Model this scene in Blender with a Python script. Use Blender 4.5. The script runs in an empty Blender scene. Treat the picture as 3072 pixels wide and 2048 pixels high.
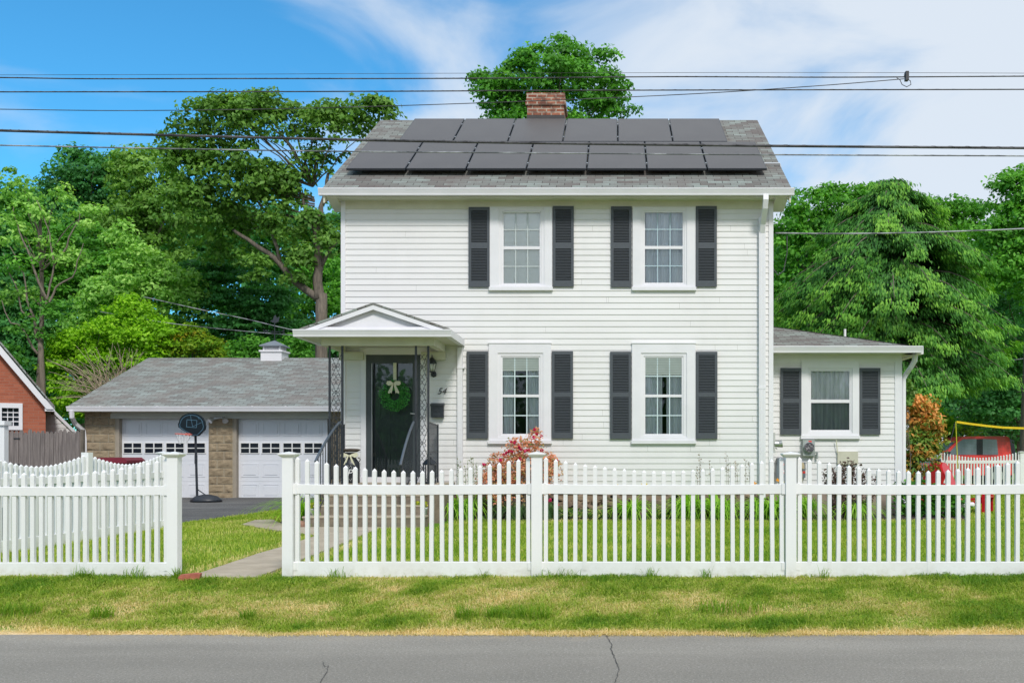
import bpy, math, random
import numpy as np
from mathutils import Vector, Matrix, noise
random.seed(7); rng = np.random.default_rng(7)
sc = bpy.context.scene
col = sc.collection
# ---------------------------------------------------------------- camera
F = 2970.0; CX = 1852.0; CY = 1352.0; H = 1.22          # focal length in photo pixels, principal point, eye height
cam = bpy.data.objects.new('camera', bpy.data.cameras.new('camera')); col.objects.link(cam)
cam.location = (0, 0, H); cam.rotation_euler = (math.radians(90), 0, 0)
cam.data.sensor_width = 36; cam.data.lens = F/3072*36
cam.data.shift_x = (1536-CX)/3072; cam.data.shift_y = (CY-1024)/3072
cam.data.clip_end = 600
sc.camera = cam
# ---------------------------------------------------------------- light
SUN = Vector((.36, -1, .98)).normalized()
EL = math.asin(SUN.z); AZ = math.atan2(SUN.x, SUN.y)
w = bpy.data.worlds.new('World'); sc.world = w; w.use_nodes = True
nt = w.node_tree; N = nt.nodes; L = nt.links
bg = N['Background']; bg.inputs[1].default_value = .10
sky = N.new('ShaderNodeTexSky'); sky.sky_type = 'NISHITA'; sky.sun_disc = False
sky.sun_elevation = EL; sky.sun_rotation = AZ; sky.air_density = 1.0; sky.dust_density = .6; sky.ozone_density = 1.5
tc = N.new('ShaderNodeTexCoord')
def wmath(op, a, b=None, c=None):
    n = N.new('ShaderNodeMath'); n.operation = op
    for i, v in enumerate((a, b, c)):
        if v is None: continue
        if isinstance(v, (int, float)): n.inputs[i].default_value = v
        else: L.new(v, n.inputs[i])
    return n.outputs[0]
mp = N.new('ShaderNodeMapping'); mp.inputs['Scale'].default_value = (1.5, 1.5, 4.2); L.new(tc.outputs['Generated'], mp.inputs[0])
no = N.new('ShaderNodeTexNoise'); no.inputs['Scale'].default_value = 2.1; no.inputs['Detail'].default_value = 7; no.inputs['Roughness'].default_value = .52; no.inputs['Distortion'].default_value = .5
L.new(mp.outputs[0], no.inputs[0])
sp = N.new('ShaderNodeSeparateXYZ'); L.new(tc.outputs['Generated'], sp.inputs[0])
# thin cloud cover, thicker towards the east (+x) and the horizon
e1 = wmath('MULTIPLY_ADD', sp.outputs[0], 2.0, .80)
e2 = wmath('MULTIPLY_ADD', sp.outputs[2], -.75, .42)
nn = wmath('MULTIPLY_ADD', no.outputs[0], 4.8, -2.5)
bk = wmath('MULTIPLY', wmath('MAXIMUM', wmath('MULTIPLY', sp.outputs[1], -1.0), 0.0), 1.6)          # unseen cloud added behind the camera to whiten the blue fill light
ov = wmath('MULTIPLY', wmath('MAXIMUM', wmath('SUBTRACT', sp.outputs[2], .46), 0.0), 5.0)            # unseen overhead cloud, added to keep the fill light neutral
f = wmath('ADD', wmath('ADD', wmath('ADD', e1, e2), nn), wmath('ADD', bk, ov))
mr = N.new('ShaderNodeMapRange'); mr.interpolation_type = 'SMOOTHSTEP'; L.new(f, mr.inputs[0]); mr.inputs[1].default_value = -.05; mr.inputs[2].default_value = 1.45
mr.inputs[3].default_value = 0.0; mr.inputs[4].default_value = .96
tint = N.new('ShaderNodeMix'); tint.data_type = 'RGBA'; tint.blend_type = 'MULTIPLY'; tint.inputs[0].default_value = 1
L.new(sky.outputs[0], tint.inputs[6]); tint.inputs[7].default_value = (.42, 1.26, 1.6, 1)
mx = N.new('ShaderNodeMix'); mx.data_type = 'RGBA'
L.new(mr.outputs[0], mx.inputs[0]); L.new(tint.outputs[2], mx.inputs[6]); mx.inputs[7].default_value = (6.45, 7.1, 7.9, 1)
L.new(mx.outputs[2], bg.inputs[0])
sd = bpy.data.lights.new('sun', 'SUN'); sd.energy = 2.2; sd.angle = math.radians(11); sd.color = (1, .96, .9)
so = bpy.data.objects.new('sun', sd); col.objects.link(so); so.rotation_euler = SUN.to_track_quat('Z', 'Y').to_euler()
sc.view_settings.view_transform = 'Standard'; sc.view_settings.look = 'None'; sc.view_settings.exposure = .22; sc.view_settings.gamma = 1
# ---------------------------------------------------------------- helpers
def px(x, Z): return (x-CX)*Z/F
def pz(y, Z): return H+(CY-y)*Z/F
def P(x, y, Z): return Vector((px(x, Z), Z, pz(y, Z)))
class M:
    def __init__(s): s.v = []; s.f = []; s.m = []; s.k = 0
    def mat(s, k): s.k = k; return s
    def add(s, vs, fs):
        b = len(s.v); s.v += [tuple(v) for v in vs]
        for f in fs: s.f.append([b+i for i in f]); s.m.append(s.k)
        return s
    def box(s, x0, x1, y0, y1, z0, z1):
        x0, x1 = min(x0, x1), max(x0, x1); y0, y1 = min(y0, y1), max(y0, y1); z0, z1 = min(z0, z1), max(z0, z1)
        return s.add([(x0,y0,z0),(x1,y0,z0),(x1,y1,z0),(x0,y1,z0),(x0,y0,z1),(x1,y0,z1),(x1,y1,z1),(x0,y1,z1)],
            [(0,3,2,1),(4,5,6,7),(0,1,5,4),(1,2,6,5),(2,3,7,6),(3,0,4,7)])
    def cbox(s, c, d): return s.box(c[0]-d[0]/2, c[0]+d[0]/2, c[1]-d[1]/2, c[1]+d[1]/2, c[2]-d[2]/2, c[2]+d[2]/2)
    def prism(s, poly, a, b, axis='y'):      # polygon (u,v) extruded from a to b
        n = len(poly)
        def q(u, v, t): return {'y': (u, t, v), 'x': (t, u, v), 'z': (u, v, t)}[axis]
        vs = [q(u, v, a) for u, v in poly]+[q(u, v, b) for u, v in poly]
        fs = [tuple(range(n-1, -1, -1)), tuple(range(n, 2*n))]+[(i, (i+1) % n, n+(i+1) % n, n+i) for i in range(n)]
        ar = sum(poly[i][0]*poly[(i+1) % n][1]-poly[(i+1) % n][0]*poly[i][1] for i in range(n))
        if (ar > 0) == (axis == 'y'): fs = [f[::-1] for f in fs]
        if b < a: fs = [f[::-1] for f in fs]
        return s.add(vs, fs)
    def quad(s, *p): return s.add(p, [tuple(range(len(p)))])
    def tube(s, pts, r, n=8, cap=True):
        pts = [Vector(p) for p in pts]; rs = r if hasattr(r, '__len__') else [r]*len(pts)
        b = len(s.v); up = None
        for i, p in enumerate(pts):
            d = (pts[min(i+1, len(pts)-1)]-pts[max(i-1, 0)]).normalized()
            if up is None: up = Vector((0, 0, 1)) if abs(d.z) < .9 else Vector((1, 0, 0))
            a = d.cross(up).normalized(); up = a.cross(d).normalized()
            for k in range(n):
                t = 2*math.pi*(k+.5)/n
                s.v.append(tuple(p+(a*math.cos(t)+up*math.sin(t))*rs[i]))
        for i in range(len(pts)-1):
            for k in range(n):
                s.f.append([b+i*n+k, b+i*n+(k+1) % n, b+(i+1)*n+(k+1) % n, b+(i+1)*n+k]); s.m.append(s.k)
        if cap:
            s.f.append([b+k for k in range(n)][::-1]); s.m.append(s.k)
            e = b+(len(pts)-1)*n; s.f.append([e+k for k in range(n)]); s.m.append(s.k)
        return s
    def lathe(s, prof, c=(0, 0, 0), n=20, sx=1, sy=1):
        b = len(s.v)
        for r, z in prof:
            for k in range(n):
                t = 2*math.pi*k/n; s.v.append((c[0]+r*math.cos(t)*sx, c[1]+r*math.sin(t)*sy, c[2]+z))
        for i in range(len(prof)-1):
            for k in range(n):
                s.f.append([b+i*n+k, b+i*n+(k+1) % n, b+(i+1)*n+(k+1) % n, b+(i+1)*n+k]); s.m.append(s.k)
        s.f.append([b+k for k in range(n)][::-1]); s.m.append(s.k)
        e = b+(len(prof)-1)*n; s.f.append([e+k for k in range(n)]); s.m.append(s.k)
        return s
    def build(s, name, mats, parent=None, smooth=False, off=None):
        me = bpy.data.meshes.new(name)
        v = np.array(s.v, dtype=float)
        if off is not None: v = v-np.array(off)
        me.from_pydata(v.tolist(), [], s.f)
        if not isinstance(mats, (list, tuple)): mats = [mats]
        for m in mats: me.materials.append(m)
        me.polygons.foreach_set('material_index', s.m)
        if smooth: me.polygons.foreach_set('use_smooth', [True]*len(s.f))
        me.update()
        uv = me.uv_layers.new(name='UVMap'); d = np.zeros(len(me.loops)*2)
        for p in me.polygons:
            n = p.normal
            if abs(n.z) > .995: a = Vector((1, 0, 0)); bb = Vector((0, 1, 0))
            else:
                a = Vector((-n.y, n.x, 0)).normalized(); bb = n.cross(a)
                if bb.z < 0: bb = -bb
            for li in p.loop_indices:
                q = Vector(s.v[me.loops[li].vertex_index])
                d[2*li] = q.dot(a); d[2*li+1] = q.dot(bb)
        uv.data.foreach_set('uv', d)
        return link(name, me, parent)
def link(name, me, parent=None):
    o = bpy.data.objects.new(name, me); col.objects.link(o)
    if parent is not None: o.parent = parent
    return o
def tag(o, label=None, cat=None, group=None, kind=None):
    if label: o['label'] = label
    if cat: o['category'] = cat
    if group: o['group'] = group
    if kind: o['kind'] = kind
    return o
def thing(name, label, cat, loc=(0, 0, 0), rz=0, group=None):
    o = bpy.data.objects.new(name, None); col.objects.link(o); o.location = loc; o.rotation_euler = (0, 0, rz); o.empty_display_size = .2
    return tag(o, label, cat, group)
def text_mesh(s, size, shear=0, ext=.002):
    cu = bpy.data.curves.new('txt', 'FONT'); cu.body = s; cu.size = size; cu.extrude = ext; cu.shear = shear
    cu.align_x = 'CENTER'; cu.align_y = 'CENTER'; cu.resolution_u = 3
    t = bpy.data.objects.new('txt', cu); col.objects.link(t); bpy.context.view_layer.update()
    me = bpy.data.meshes.new_from_object(t); col.objects.unlink(t); bpy.data.objects.remove(t); return me
# ---------------------------------------------------------------- materials
def newmat(name):
    m = bpy.data.materials.new(name); m.use_nodes = True; return m, m.node_tree.nodes, m.node_tree.links
def noise_node(nd, lk, co, scale, detail=4, rough=.55, st=(1, 1, 1)):
    mp = nd.new('ShaderNodeMapping'); mp.inputs['Scale'].default_value = st; lk.new(co, mp.inputs[0])
    n = nd.new('ShaderNodeTexNoise'); n.inputs['Scale'].default_value = scale; n.inputs['Detail'].default_value = detail; n.inputs['Roughness'].default_value = rough
    lk.new(mp.outputs[0], n.inputs[0]); return n.outputs[0]
def mixc(nd, lk, f, a, b, blend='MIX'):
    m = nd.new('ShaderNodeMix'); m.data_type = 'RGBA'; m.blend_type = blend
    for i, v in ((0, f), (6, a), (7, b)):
        if isinstance(v, (tuple, list)): m.inputs[i].default_value = (*v[:3], 1)
        elif isinstance(v, (int, float)): m.inputs[i].default_value = v
        else: lk.new(v, m.inputs[i])
    return m.outputs[2]
def rampf(nd, lk, f, a, b, lo=0., hi=1.):
    r = nd.new('ShaderNodeMapRange'); lk.new(f, r.inputs[0]); r.inputs[1].default_value = a; r.inputs[2].default_value = b; r.inputs[3].default_value = lo; r.inputs[4].default_value = hi
    return r.outputs[0]
def mat(name, c, rough=.6, c2=None, scale=6, st=(1, 1, 1), lo=.35, hi=.65, bump=0, bscale=60, metal=0, spec=.4, dirt=0, co='Object'):
    m, nd, lk = newmat(name); b = nd['Principled BSDF']
    tcn = nd.new('ShaderNodeTexCoord'); C = tcn.outputs[co]
    b.inputs['Roughness'].default_value = rough; b.inputs['Metallic'].default_value = metal; b.inputs['Specular IOR Level'].default_value = spec
    if c2 is None: c2 = tuple(x*.9 for x in c)
    f = rampf(nd, lk, noise_node(nd, lk, C, scale, 5, .6, st), lo, hi)
    cc = mixc(nd, lk, f, c, c2)
    if dirt:
        d = rampf(nd, lk, noise_node(nd, lk, C, 1.3, 6, .65, (1, 1, .35)), .5, .75, 0, dirt)
        cc = mixc(nd, lk, d, cc, tuple(x*.62+.01*(2-i) for i, x in enumerate(c)))
    if name == 'white_vinyl':
        g = nd.new('ShaderNodeNewGeometry'); s3 = nd.new('ShaderNodeSeparateXYZ'); lk.new(g.outputs['Position'], s3.inputs[0])
        mm = nd.new('ShaderNodeMath'); mm.operation = 'MULTIPLY'; lk.new(rampf(nd, lk, s3.outputs[2], .16, -.02, 0, 1), mm.inputs[0]); lk.new(rampf(nd, lk, noise_node(nd, lk, g.outputs['Position'], 9, 5, .7), .4, .65, 0, .55), mm.inputs[1])
        cc = mixc(nd, lk, mm.outputs[0], cc, (.40, .36, .24))
    lk.new(cc, b.inputs['Base Color'])
    if bump:
        bn = nd.new('ShaderNodeBump'); bn.inputs['Strength'].default_value = bump; bn.inputs['Distance'].default_value = .01
        lk.new(noise_node(nd, lk, C, bscale, 4), bn.inputs['Height']); lk.new(bn.outputs[0], b.inputs['Normal'])
    return m
def brickmat(name, c1, c2, mortar, bw, bh, ms, bump=.5, rough=.85, c3=None, offs=.5, n3=2.5, jitter=.6):
    m, nd, lk = newmat(name); b = nd['Principled BSDF']; b.inputs['Roughness'].default_value = rough; b.inputs['Specular IOR Level'].default_value = .25
    uv = nd.new('ShaderNodeTexCoord').outputs['UV']
    t = nd.new('ShaderNodeTexBrick'); t.offset = offs; t.inputs['Scale'].default_value = 1; t.inputs['Brick Width'].default_value = bw; t.inputs['Row Height'].default_value = bh
    t.inputs['Mortar Size'].default_value = ms; t.inputs['Mortar Smooth'].default_value = .2; t.inputs['Bias'].default_value = 0
    t.inputs['Color1'].default_value = (*c1, 1); t.inputs['Color2'].default_value = (*c2, 1); t.inputs['Mortar'].default_value = (*mortar, 1)
    lk.new(uv, t.inputs[0]); cc = t.outputs[0]
    if c3:
        f = rampf(nd, lk, noise_node(nd, lk, uv, n3, 3, .6), .45, .62, 0, jitter); cc = mixc(nd, lk, f, cc, c3)
    g = rampf(nd, lk, noise_node(nd, lk, uv, 90, 3, .7), .3, .7, .72, 1.2)
    cc = mixc(nd, lk, 1.0, cc, g, 'MULTIPLY'); lk.new(cc, b.inputs['Base Color'])
    bn = nd.new('ShaderNodeBump'); bn.inputs['Strength'].default_value = bump; bn.inputs['Distance'].default_value = .012
    lk.new(rampf(nd, lk, t.outputs['Fac'], 0, 1, 1, 0), bn.inputs['Height']); lk.new(bn.outputs[0], b.inputs['Normal'])
    return m
def leafmat(name, cols, trans=.35, rough=.55, spec=.3):
    m, nd, lk = newmat(name); b = nd['Principled BSDF']; b.inputs['Roughness'].default_value = rough; b.inputs['Specular IOR Level'].default_value = spec
    a = nd.new('ShaderNodeAttribute'); a.attribute_name = 'tint'
    r = nd.new('ShaderNodeValToRGB'); lk.new(a.outputs['Fac'], r.inputs[0])
    e = r.color_ramp.elements
    while len(e) < len(cols): e.new(.5)
    for i, c in enumerate(cols): e[i].position = i/(len(cols)-1); e[i].color = (*c, 1)
    lk.new(r.outputs[0], b.inputs['Base Color'])
    t = nd.new('ShaderNodeBsdfTranslucent'); lk.new(mixc(nd, lk, 1.0, r.outputs[0], (1.25, 1.35, .5), 'MULTIPLY'), t.inputs[0])
    ms = nd.new('ShaderNodeMixShader'); ms.inputs[0].default_value = trans
    lk.new(b.outputs[0], ms.inputs[1]); lk.new(t.outputs[0], ms.inputs[2]); lk.new(ms.outputs[0], nd['Material Output'].inputs[0])
    return m
def glassmat(name, refl=(.99, 1, 1), lo=.03):
    m, nd, lk = newmat(name); nd.remove(nd['Principled BSDF'])
    g = nd.new('ShaderNodeBsdfGlossy'); g.inputs[0].default_value = (.9, .95, 1, 1); g.inputs[1].default_value = .02
    t = nd.new('ShaderNodeBsdfTransparent'); t.inputs[0].default_value = (*refl, 1)
    fr = nd.new('ShaderNodeFresnel'); fr.inputs[0].default_value = 1.5
    f = rampf(nd, lk, fr.outputs[0], 0, 1, lo, 1)
    ms = nd.new('ShaderNodeMixShader'); lk.new(f, ms.inputs[0]); lk.new(t.outputs[0], ms.inputs[1]); lk.new(g.outputs[0], ms.inputs[2]); lk.new(ms.outputs[0], nd['Material Output'].inputs[0])
    return m
W_SID = mat('vinyl_siding', (.78, .765, .765), .5, (.73, .715, .712), 1.2, (.4, 1, 3), dirt=.2)
W_TRIM = mat('white_trim', (.79, .775, .81), .45, (.74, .73, .76), 2, dirt=.1)
W_FENCE = mat('white_vinyl', (.85, .85, .86), .38, (.80, .80, .80), 1.5, (1, 1, .5), dirt=.16)
W_SOFF = mat('soffit_cream', (.66, .65, .54), .6, (.60, .59, .48), 3)
W_GAR = mat('garage_door_white', (.74, .75, .80), .45, (.70, .72, .77), 2, dirt=.1)
BLACK = mat('black_iron', (.018, .022, .03), .42, (.035, .04, .05), 30, spec=.5)
SHUT = mat('shutter_slate', (.070, .080, .094), .5, (.080, .090, .104), 20, spec=.35)
DOORM = mat('dark_door', (.060, .072, .080), .4, (.070, .082, .090), 5)
CONC = mat('concrete', (.50, .43, .33), .9, (.38, .32, .245), 3, bump=.5, bscale=90, dirt=.35)
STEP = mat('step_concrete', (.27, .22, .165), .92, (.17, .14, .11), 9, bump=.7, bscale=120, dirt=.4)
SHING = brickmat('roof_shingle', (.155, .14, .13), (.29, .325, .30), (.06, .055, .05), .26, .125, .006, c3=(.17, .14, .13), n3=1.6, jitter=.55)
SHINGG = brickmat('garage_shingle', (.20, .195, .185), (.33, .37, .355), (.09, .085, .08), .30, .13, .008, c3=(.22, .185, .17), n3=1.3, jitter=.55)
BRICKR = brickmat('red_brick', (.36, .105, .06), (.44, .14, .08), (.36, .17, .12), .21, .072, .006, .3)
BRICKC = brickmat('chimney_brick', (.25, .07, .04), (.44, .17, .10), (.46, .38, .30), .2, .075, .015, .8, c3=(.13, .06, .045), n3=6, jitter=.8)
BLOCKM = mat('rockface_block', (.38, .30, .20), .95, (.25, .19, .125), 5, lo=.3, hi=.7, bump=1, bscale=30)
MORT = mat('mortar', (.46, .42, .33), .95)
FIELD = mat('fieldstone', (.30, .22, .15), .95, (.16, .12, .09), 4, bump=.8, bscale=25)
GLASS = glassmat('window_glass'); GLASSD = glassmat('storm_glass', (.8, .84, .86), .05)
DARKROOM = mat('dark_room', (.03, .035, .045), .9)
CURT = mat('sheer_curtain', (.80, .85, .88), .9, (.62, .68, .73), 8, (3, 1, .1))
BLIND = mat('shade_fabric', (.93, .95, .92), .9, (.88, .90, .87), 30, (.1, 1, 2))
BARS = mat('window_grille', (.60, .72, .74), .5)
STONEB = mat('grey_plastic', (.33, .36, .37), .5)
MULCH = mat('mulch', (.055, .04, .032), 1, (.025, .02, .018), 25, bump=1, bscale=60)
BARK = mat('bark', (.20, .165, .13), .95, (.10, .085, .07), 6, (4, 4, .6), bump=1, bscale=25)
BARKL = mat('bark_dry', (.24, .20, .16), .95, (.15, .125, .10), 6, (4, 4, .6))
WOODG = mat('weathered_board', (.27, .23, .215), .95, (.13, .11, .105), 5, (8, 8, .35), bump=.6, bscale=20, dirt=.4)
WIREM = mat('cable_black', (.03, .03, .034), .5, (.10, .10, .11), 2.0, (1, 1, 1), lo=.45, hi=.6)
WIREL = mat('cable_grey', (.36, .38, .40), .4, (.10, .11, .12), 1.6, (1, 1, 1), lo=.45, hi=.55)
REDP = mat('red_plastic', (.62, .012, .02), .4, (.5, .01, .015), 3)
YEL = mat('yellow_tape', (.78, .55, .01), .6)
CREAM = mat('cream_ribbon', (.72, .70, .52), .8)
WHITEP = mat('white_paint', (.8, .8, .8), .6)
L_MAPLE = leafmat('leaf_maple', [(0.0562, 0.188, 0.025), (0.106, 0.338, 0.035), (0.213, 0.537, 0.0625)])
L_DARK = leafmat('leaf_dark', [(0.0358, 0.146, 0.0358), (0.0731, 0.268, 0.065), (0.146, 0.439, 0.114)])
L_OAK = leafmat('leaf_oak', [(0.0688, 0.163, 0.025), (0.138, 0.3, 0.0438), (0.288, 0.5, 0.1)])
L_YELL = leafmat('leaf_yellowish', [(0.13, 0.308, 0.0488), (0.277, 0.552, 0.0975), (0.537, 0.8, 0.212)])
L_BRIGHT = leafmat('leaf_bright', [(.15, .36, .01), (.29, .58, .018), (.46, .76, .05)])
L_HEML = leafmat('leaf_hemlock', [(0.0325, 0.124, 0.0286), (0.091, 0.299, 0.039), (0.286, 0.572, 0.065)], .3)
L_ORBUSH = leafmat('leaf_orange_bush', [(.07, .19, .02), (.22, .36, .06), (.82, .36, .10), (.88, .42, .14)], .25)
L_ROSE = leafmat('leaf_rose', [(.24, .36, .10), (.70, .38, .20), (.92, .34, .24), (.76, .52, .28)], .2)
L_BLOOM = leafmat('rose_bloom', [(.60, .01, .09), (.75, .03, .17), (.70, .14, .25)], .2)
L_PURP = leafmat('leaf_purple', [(.06, .035, .035), (.14, .08, .075), (.21, .14, .11)], .2)
L_LILY = leafmat('leaf_daylily', [(.13, .34, .02), (.32, .60, .05), (.62, .85, .18)], .4)
L_TUFT = leafmat('leaf_bluegrass', [(.06, .15, .05), (.12, .25, .09), (.2, .34, .14)], .3)
L_STALK = leafmat('dry_stalk', [(.14, .10, .06), (.28, .20, .12), (.40, .30, .18)], .1)
L_YFLOW = leafmat('yellow_flower', [(.80, .60, .01), (.85, .42, .0), (.85, .70, .05)], .2)
L_WREATH = leafmat('wreath_green', [(.05, .24, .05), (.09, .40, .08), (.16, .55, .13)], .1)
L_GRASS = leafmat('grass_blade', [(.13, .28, .02), (.30, .42, .04), (.44, .51, .09), (.66, .57, .23), (.85, .67, .37)], .3, .7, .15)
SOLAR = mat('solar_cells', (.070, .063, .062), .42, (.082, .075, .072), 1.2, spec=.6)
ALU = mat('aluminium', (.6, .62, .64), .35, metal=.8)
REDBRK = mat('loose_brick', (.46, .15, .10), .9, (.34, .10, .07), 20, bump=.4)
# ---------------------------------------------------------------- setting
def sstep(a, b, x): t = np.clip((x-a)/(b-a), 0, 1); return t*t*(3-2*t)
def gz(x, y):
    x = np.asarray(x, float); y = np.asarray(y, float)
    z = -.215+.215*sstep(7.3, 9.6, y)-.02*sstep(8, 9, y)*(1-sstep(9.0, 9.9, y))*0
    z = z+.06*sstep(11, 15, y)*(1-sstep(18.5, 23, y))*(1-sstep(0, 1, (-5.8-x)/2))
    return z
def gzf(x, y): return float(gz(x, y))
def road_edge(x): return 7.66+.10*sstep(0, 6, -x)+.05*sstep(-2, 4, x)
def ground_mat():
    m, nd, lk = newmat('lawn_ground'); b = nd['Principled BSDF']; b.inputs['Roughness'].default_value = 1; b.inputs['Specular IOR Level'].default_value = .1
    C = nd.new('ShaderNodeTexCoord').outputs['Object']
    a = rampf(nd, lk, noise_node(nd, lk, C, .9, 5, .6), .38, .66)
    c = mixc(nd, lk, a, (.11, .24, .02), (.20, .31, .04))
    s = nd.new('ShaderNodeSeparateXYZ'); lk.new(C, s.inputs[0])
    v = rampf(nd, lk, s.outputs[1], 9.3, 8.0, 0, .7)                 # the strip by the road is dried out
    n2 = rampf(nd, lk, noise_node(nd, lk, C, 2.2, 5, .65), .42, .62)
    mm = nd.new('ShaderNodeMath'); mm.operation = 'MULTIPLY'; lk.new(v, mm.inputs[0]); lk.new(n2, mm.inputs[1])
    c = mixc(nd, lk, mm.outputs[0], c, (.50, .42, .15))
    e = rampf(nd, lk, s.outputs[1], 7.85, 7.72, 0, 1)
    c = mixc(nd, lk, e, c, (.74, .55, .30))
    n3 = rampf(nd, lk, noise_node(nd, lk, C, 60, 4, .7), .3, .7, .6, 1.3)
    c = mixc(nd, lk, 1.0, c, n3, 'MULTIPLY'); lk.new(c, b.inputs['Base Color'])
    return m
def sheet(name, xs, ys, zf, material, kind='structure', parent=None):
    m = M(); nx = len(xs)
    for y in ys:
        for x in xs: m.v.append((x, y, zf(x, y)))
    for j in range(len(ys)-1):
        for i in range(nx-1):
            a = j*nx+i; m.f.append([a, a+1, a+nx+1, a+nx]); m.m.append(0)
    o = m.build(name, material, parent)
    if kind: tag(o, kind=kind)
    return o
xs = [-160, -80, -40]+list(np.arange(-20, 20.1, .5))+[40, 80, 160]
ys = [-60, -20, 0, 6.5]+list(np.arange(7, 10.4, .15))+list(np.arange(10.5, 26, .5))+[30, 40, 60, 100, 160, 260]
sheet('ground', xs, ys, gzf, ground_mat())
def asphalt(name, c, c2, patches=.3):
    m, nd, lk = newmat(name); b = nd['Principled BSDF']; b.inputs['Roughness'].default_value = .88; b.inputs['Specular IOR Level'].default_value = .25
    C = nd.new('ShaderNodeTexCoord').outputs['Object']
    a = rampf(nd, lk, noise_node(nd, lk, C, .7, 6, .6, (1, 2, 1)), .35, .7)
    cc = mixc(nd, lk, a, c, c2)
    g = rampf(nd, lk, noise_node(nd, lk, C, 55, 4, .85), .3, .7, .62, 1.4); cc = mixc(nd, lk, 1.0, cc, g, 'MULTIPLY')
    vo = nd.new('ShaderNodeTexVoronoi'); vo.inputs['Scale'].default_value = 42; lk.new(C, vo.inputs[0])
    sp_ = rampf(nd, lk, vo.outputs['Distance'], .22, .12, 0, .75); cc = mixc(nd, lk, sp_, cc, (.50, .49, .46))
    vo.inputs['Randomness'].default_value = 1; v2 = nd.new('ShaderNodeTexVoronoi'); v2.inputs['Scale'].default_value = 63; lk.new(C, v2.inputs[0]); cc = mixc(nd, lk, rampf(nd, lk, v2.outputs['Distance'], .2, .1, 0, .6), cc, (.09, .09, .09))
    wl = rampf(nd, lk, noise_node(nd, lk, C, .55, 5, .6, (.25, 1.6, 1)), .4, .62, .86, 1.08); cc = mixc(nd, lk, 1.0, cc, wl, 'MULTIPLY')
    sx = nd.new('ShaderNodeSeparateXYZ'); lk.new(C, sx.inputs[0]); eg = rampf(nd, lk, sx.outputs[1], 7.35, 7.75, 0, 1)
    if name == 'road_asphalt':
        mm = nd.new('ShaderNodeMath'); mm.operation = 'MULTIPLY'; lk.new(eg, mm.inputs[0]); lk.new(rampf(nd, lk, noise_node(nd, lk, C, 5, 6, .75), .5, .62, 0, .75), mm.inputs[1]); cc = mixc(nd, lk, mm.outputs[0], cc, (.42, .34, .24))
    st = rampf(nd, lk, noise_node(nd, lk, C, 2.3, 4, .7), .66, .74, 0, patches); cc = mixc(nd, lk, st, cc, (.05, .05, .055))
    lk.new(cc, b.inputs['Base Color'])
    bn = nd.new('ShaderNodeBump'); bn.inputs['Strength'].default_value = .55; bn.inputs['Distance'].default_value = .006
    lk.new(noise_node(nd, lk, C, 110, 3, .7), bn.inputs['Height']); lk.new(bn.outputs[0], b.inputs['Normal']); return m
ROADZ = -.2
rx = list(np.arange(-9, 7.01, .12)); rx = [-160, -60, -20]+rx+[20, 60, 160]
def redge(x): return float(road_edge(x))+.06*noise.noise((x*1.3, 0, 5))+.04*noise.noise((x*5, 3, 1))
m = M()
for x in rx: m.v += [(x, -4.5, ROADZ), (x, 4, ROADZ), (x, redge(x), ROADZ+.0)]
for i in range(len(rx)-1):
    for k in (0, 1): a = i*3+k; m.f.append([a, a+3, a+4, a+1]); m.m.append(0)
road = tag(m.build('road', asphalt('road_asphalt', (.265, .248, .216), (.31, .288, .252), .06)), kind='structure')
CRK = mat('crack_dark', (.075, .072, .068), 1)  # plain dark colour of the road cracks
for pts, wd in (([(1815, 1900), (1838, 1935), (1832, 1948), (1850, 1985), (1858, 2010), (1845, 2048), (1838, 2090)], .0035), ([(968, 1985), (975, 2000), (985, 1996), (978, 2020), (962, 2048), (950, 2090)], .0028)):
    m = M(); pp = []
    for (a, b) in zip(pts[:-1], pts[1:]):
        for t in np.linspace(0, 1, 9)[:-1]:
            x = a[0]+(b[0]-a[0])*t+random.uniform(-2.5, 2.5); y = a[1]+(b[1]-a[1])*t
            Z = (H-ROADZ)*F/(y-CY); pp.append((px(x, Z), Z))
    for i, (x, y) in enumerate(pp):
        ww = wd*random.uniform(.4, 1.2); m.v += [(x-ww, y, ROADZ+.004), (x+ww, y, ROADZ+.004)]
    for i in range(len(pp)-1): m.f.append([2*i, 2*i+1, 2*i+3, 2*i+2]); m.m.append(0)
    m.build('crack', CRK, road)
# driveway, front path, planting beds (sheets that follow the ground)
def poly_sheet(name, poly, dz, material, kind='structure', thick=0, parent=None):
    import bmesh
    bm = bmesh.new()
    vs = [bm.verts.new((x, y, 0)) for x, y in poly]; bm.faces.new(vs)
    for yc in np.arange(math.floor(min(p[1] for p in poly))+.5, max(p[1] for p in poly), .5):
        bmesh.ops.bisect_plane(bm, geom=bm.verts[:]+bm.edges[:]+bm.faces[:], plane_co=(0, yc, 0), plane_no=(0, 1, 0))
    bm.verts.ensure_lookup_table(); bm.normal_update()
    m = M()
    for v in bm.verts: v.index
    bm.verts.index_update()
    for v in bm.verts: m.v.append((v.co.x, v.co.y, gzf(v.co.x, v.co.y)+dz))
    for f in bm.faces:
        ii = [v.index for v in f.verts]
        if f.normal.z < 0: ii = ii[::-1]
        m.f.append(ii); m.m.append(0)
    if thick:
        n = len(poly)
        ar = sum(poly[i][0]*poly[(i+1) % n][1]-poly[(i+1) % n][0]*poly[i][1] for i in range(n))
        for i in range(n):
            a, b = poly[i], poly[(i+1) % n]
            if ar < 0: a, b = b, a
            m.quad((a[0], a[1], gzf(*a)+dz-thick), (b[0], b[1], gzf(*b)+dz-thick), (b[0], b[1], gzf(*b)+dz), (a[0], a[1], gzf(*a)+dz))
    bm.free(); o = m.build(name, material, parent); tag(o, kind=kind); return o
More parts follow.
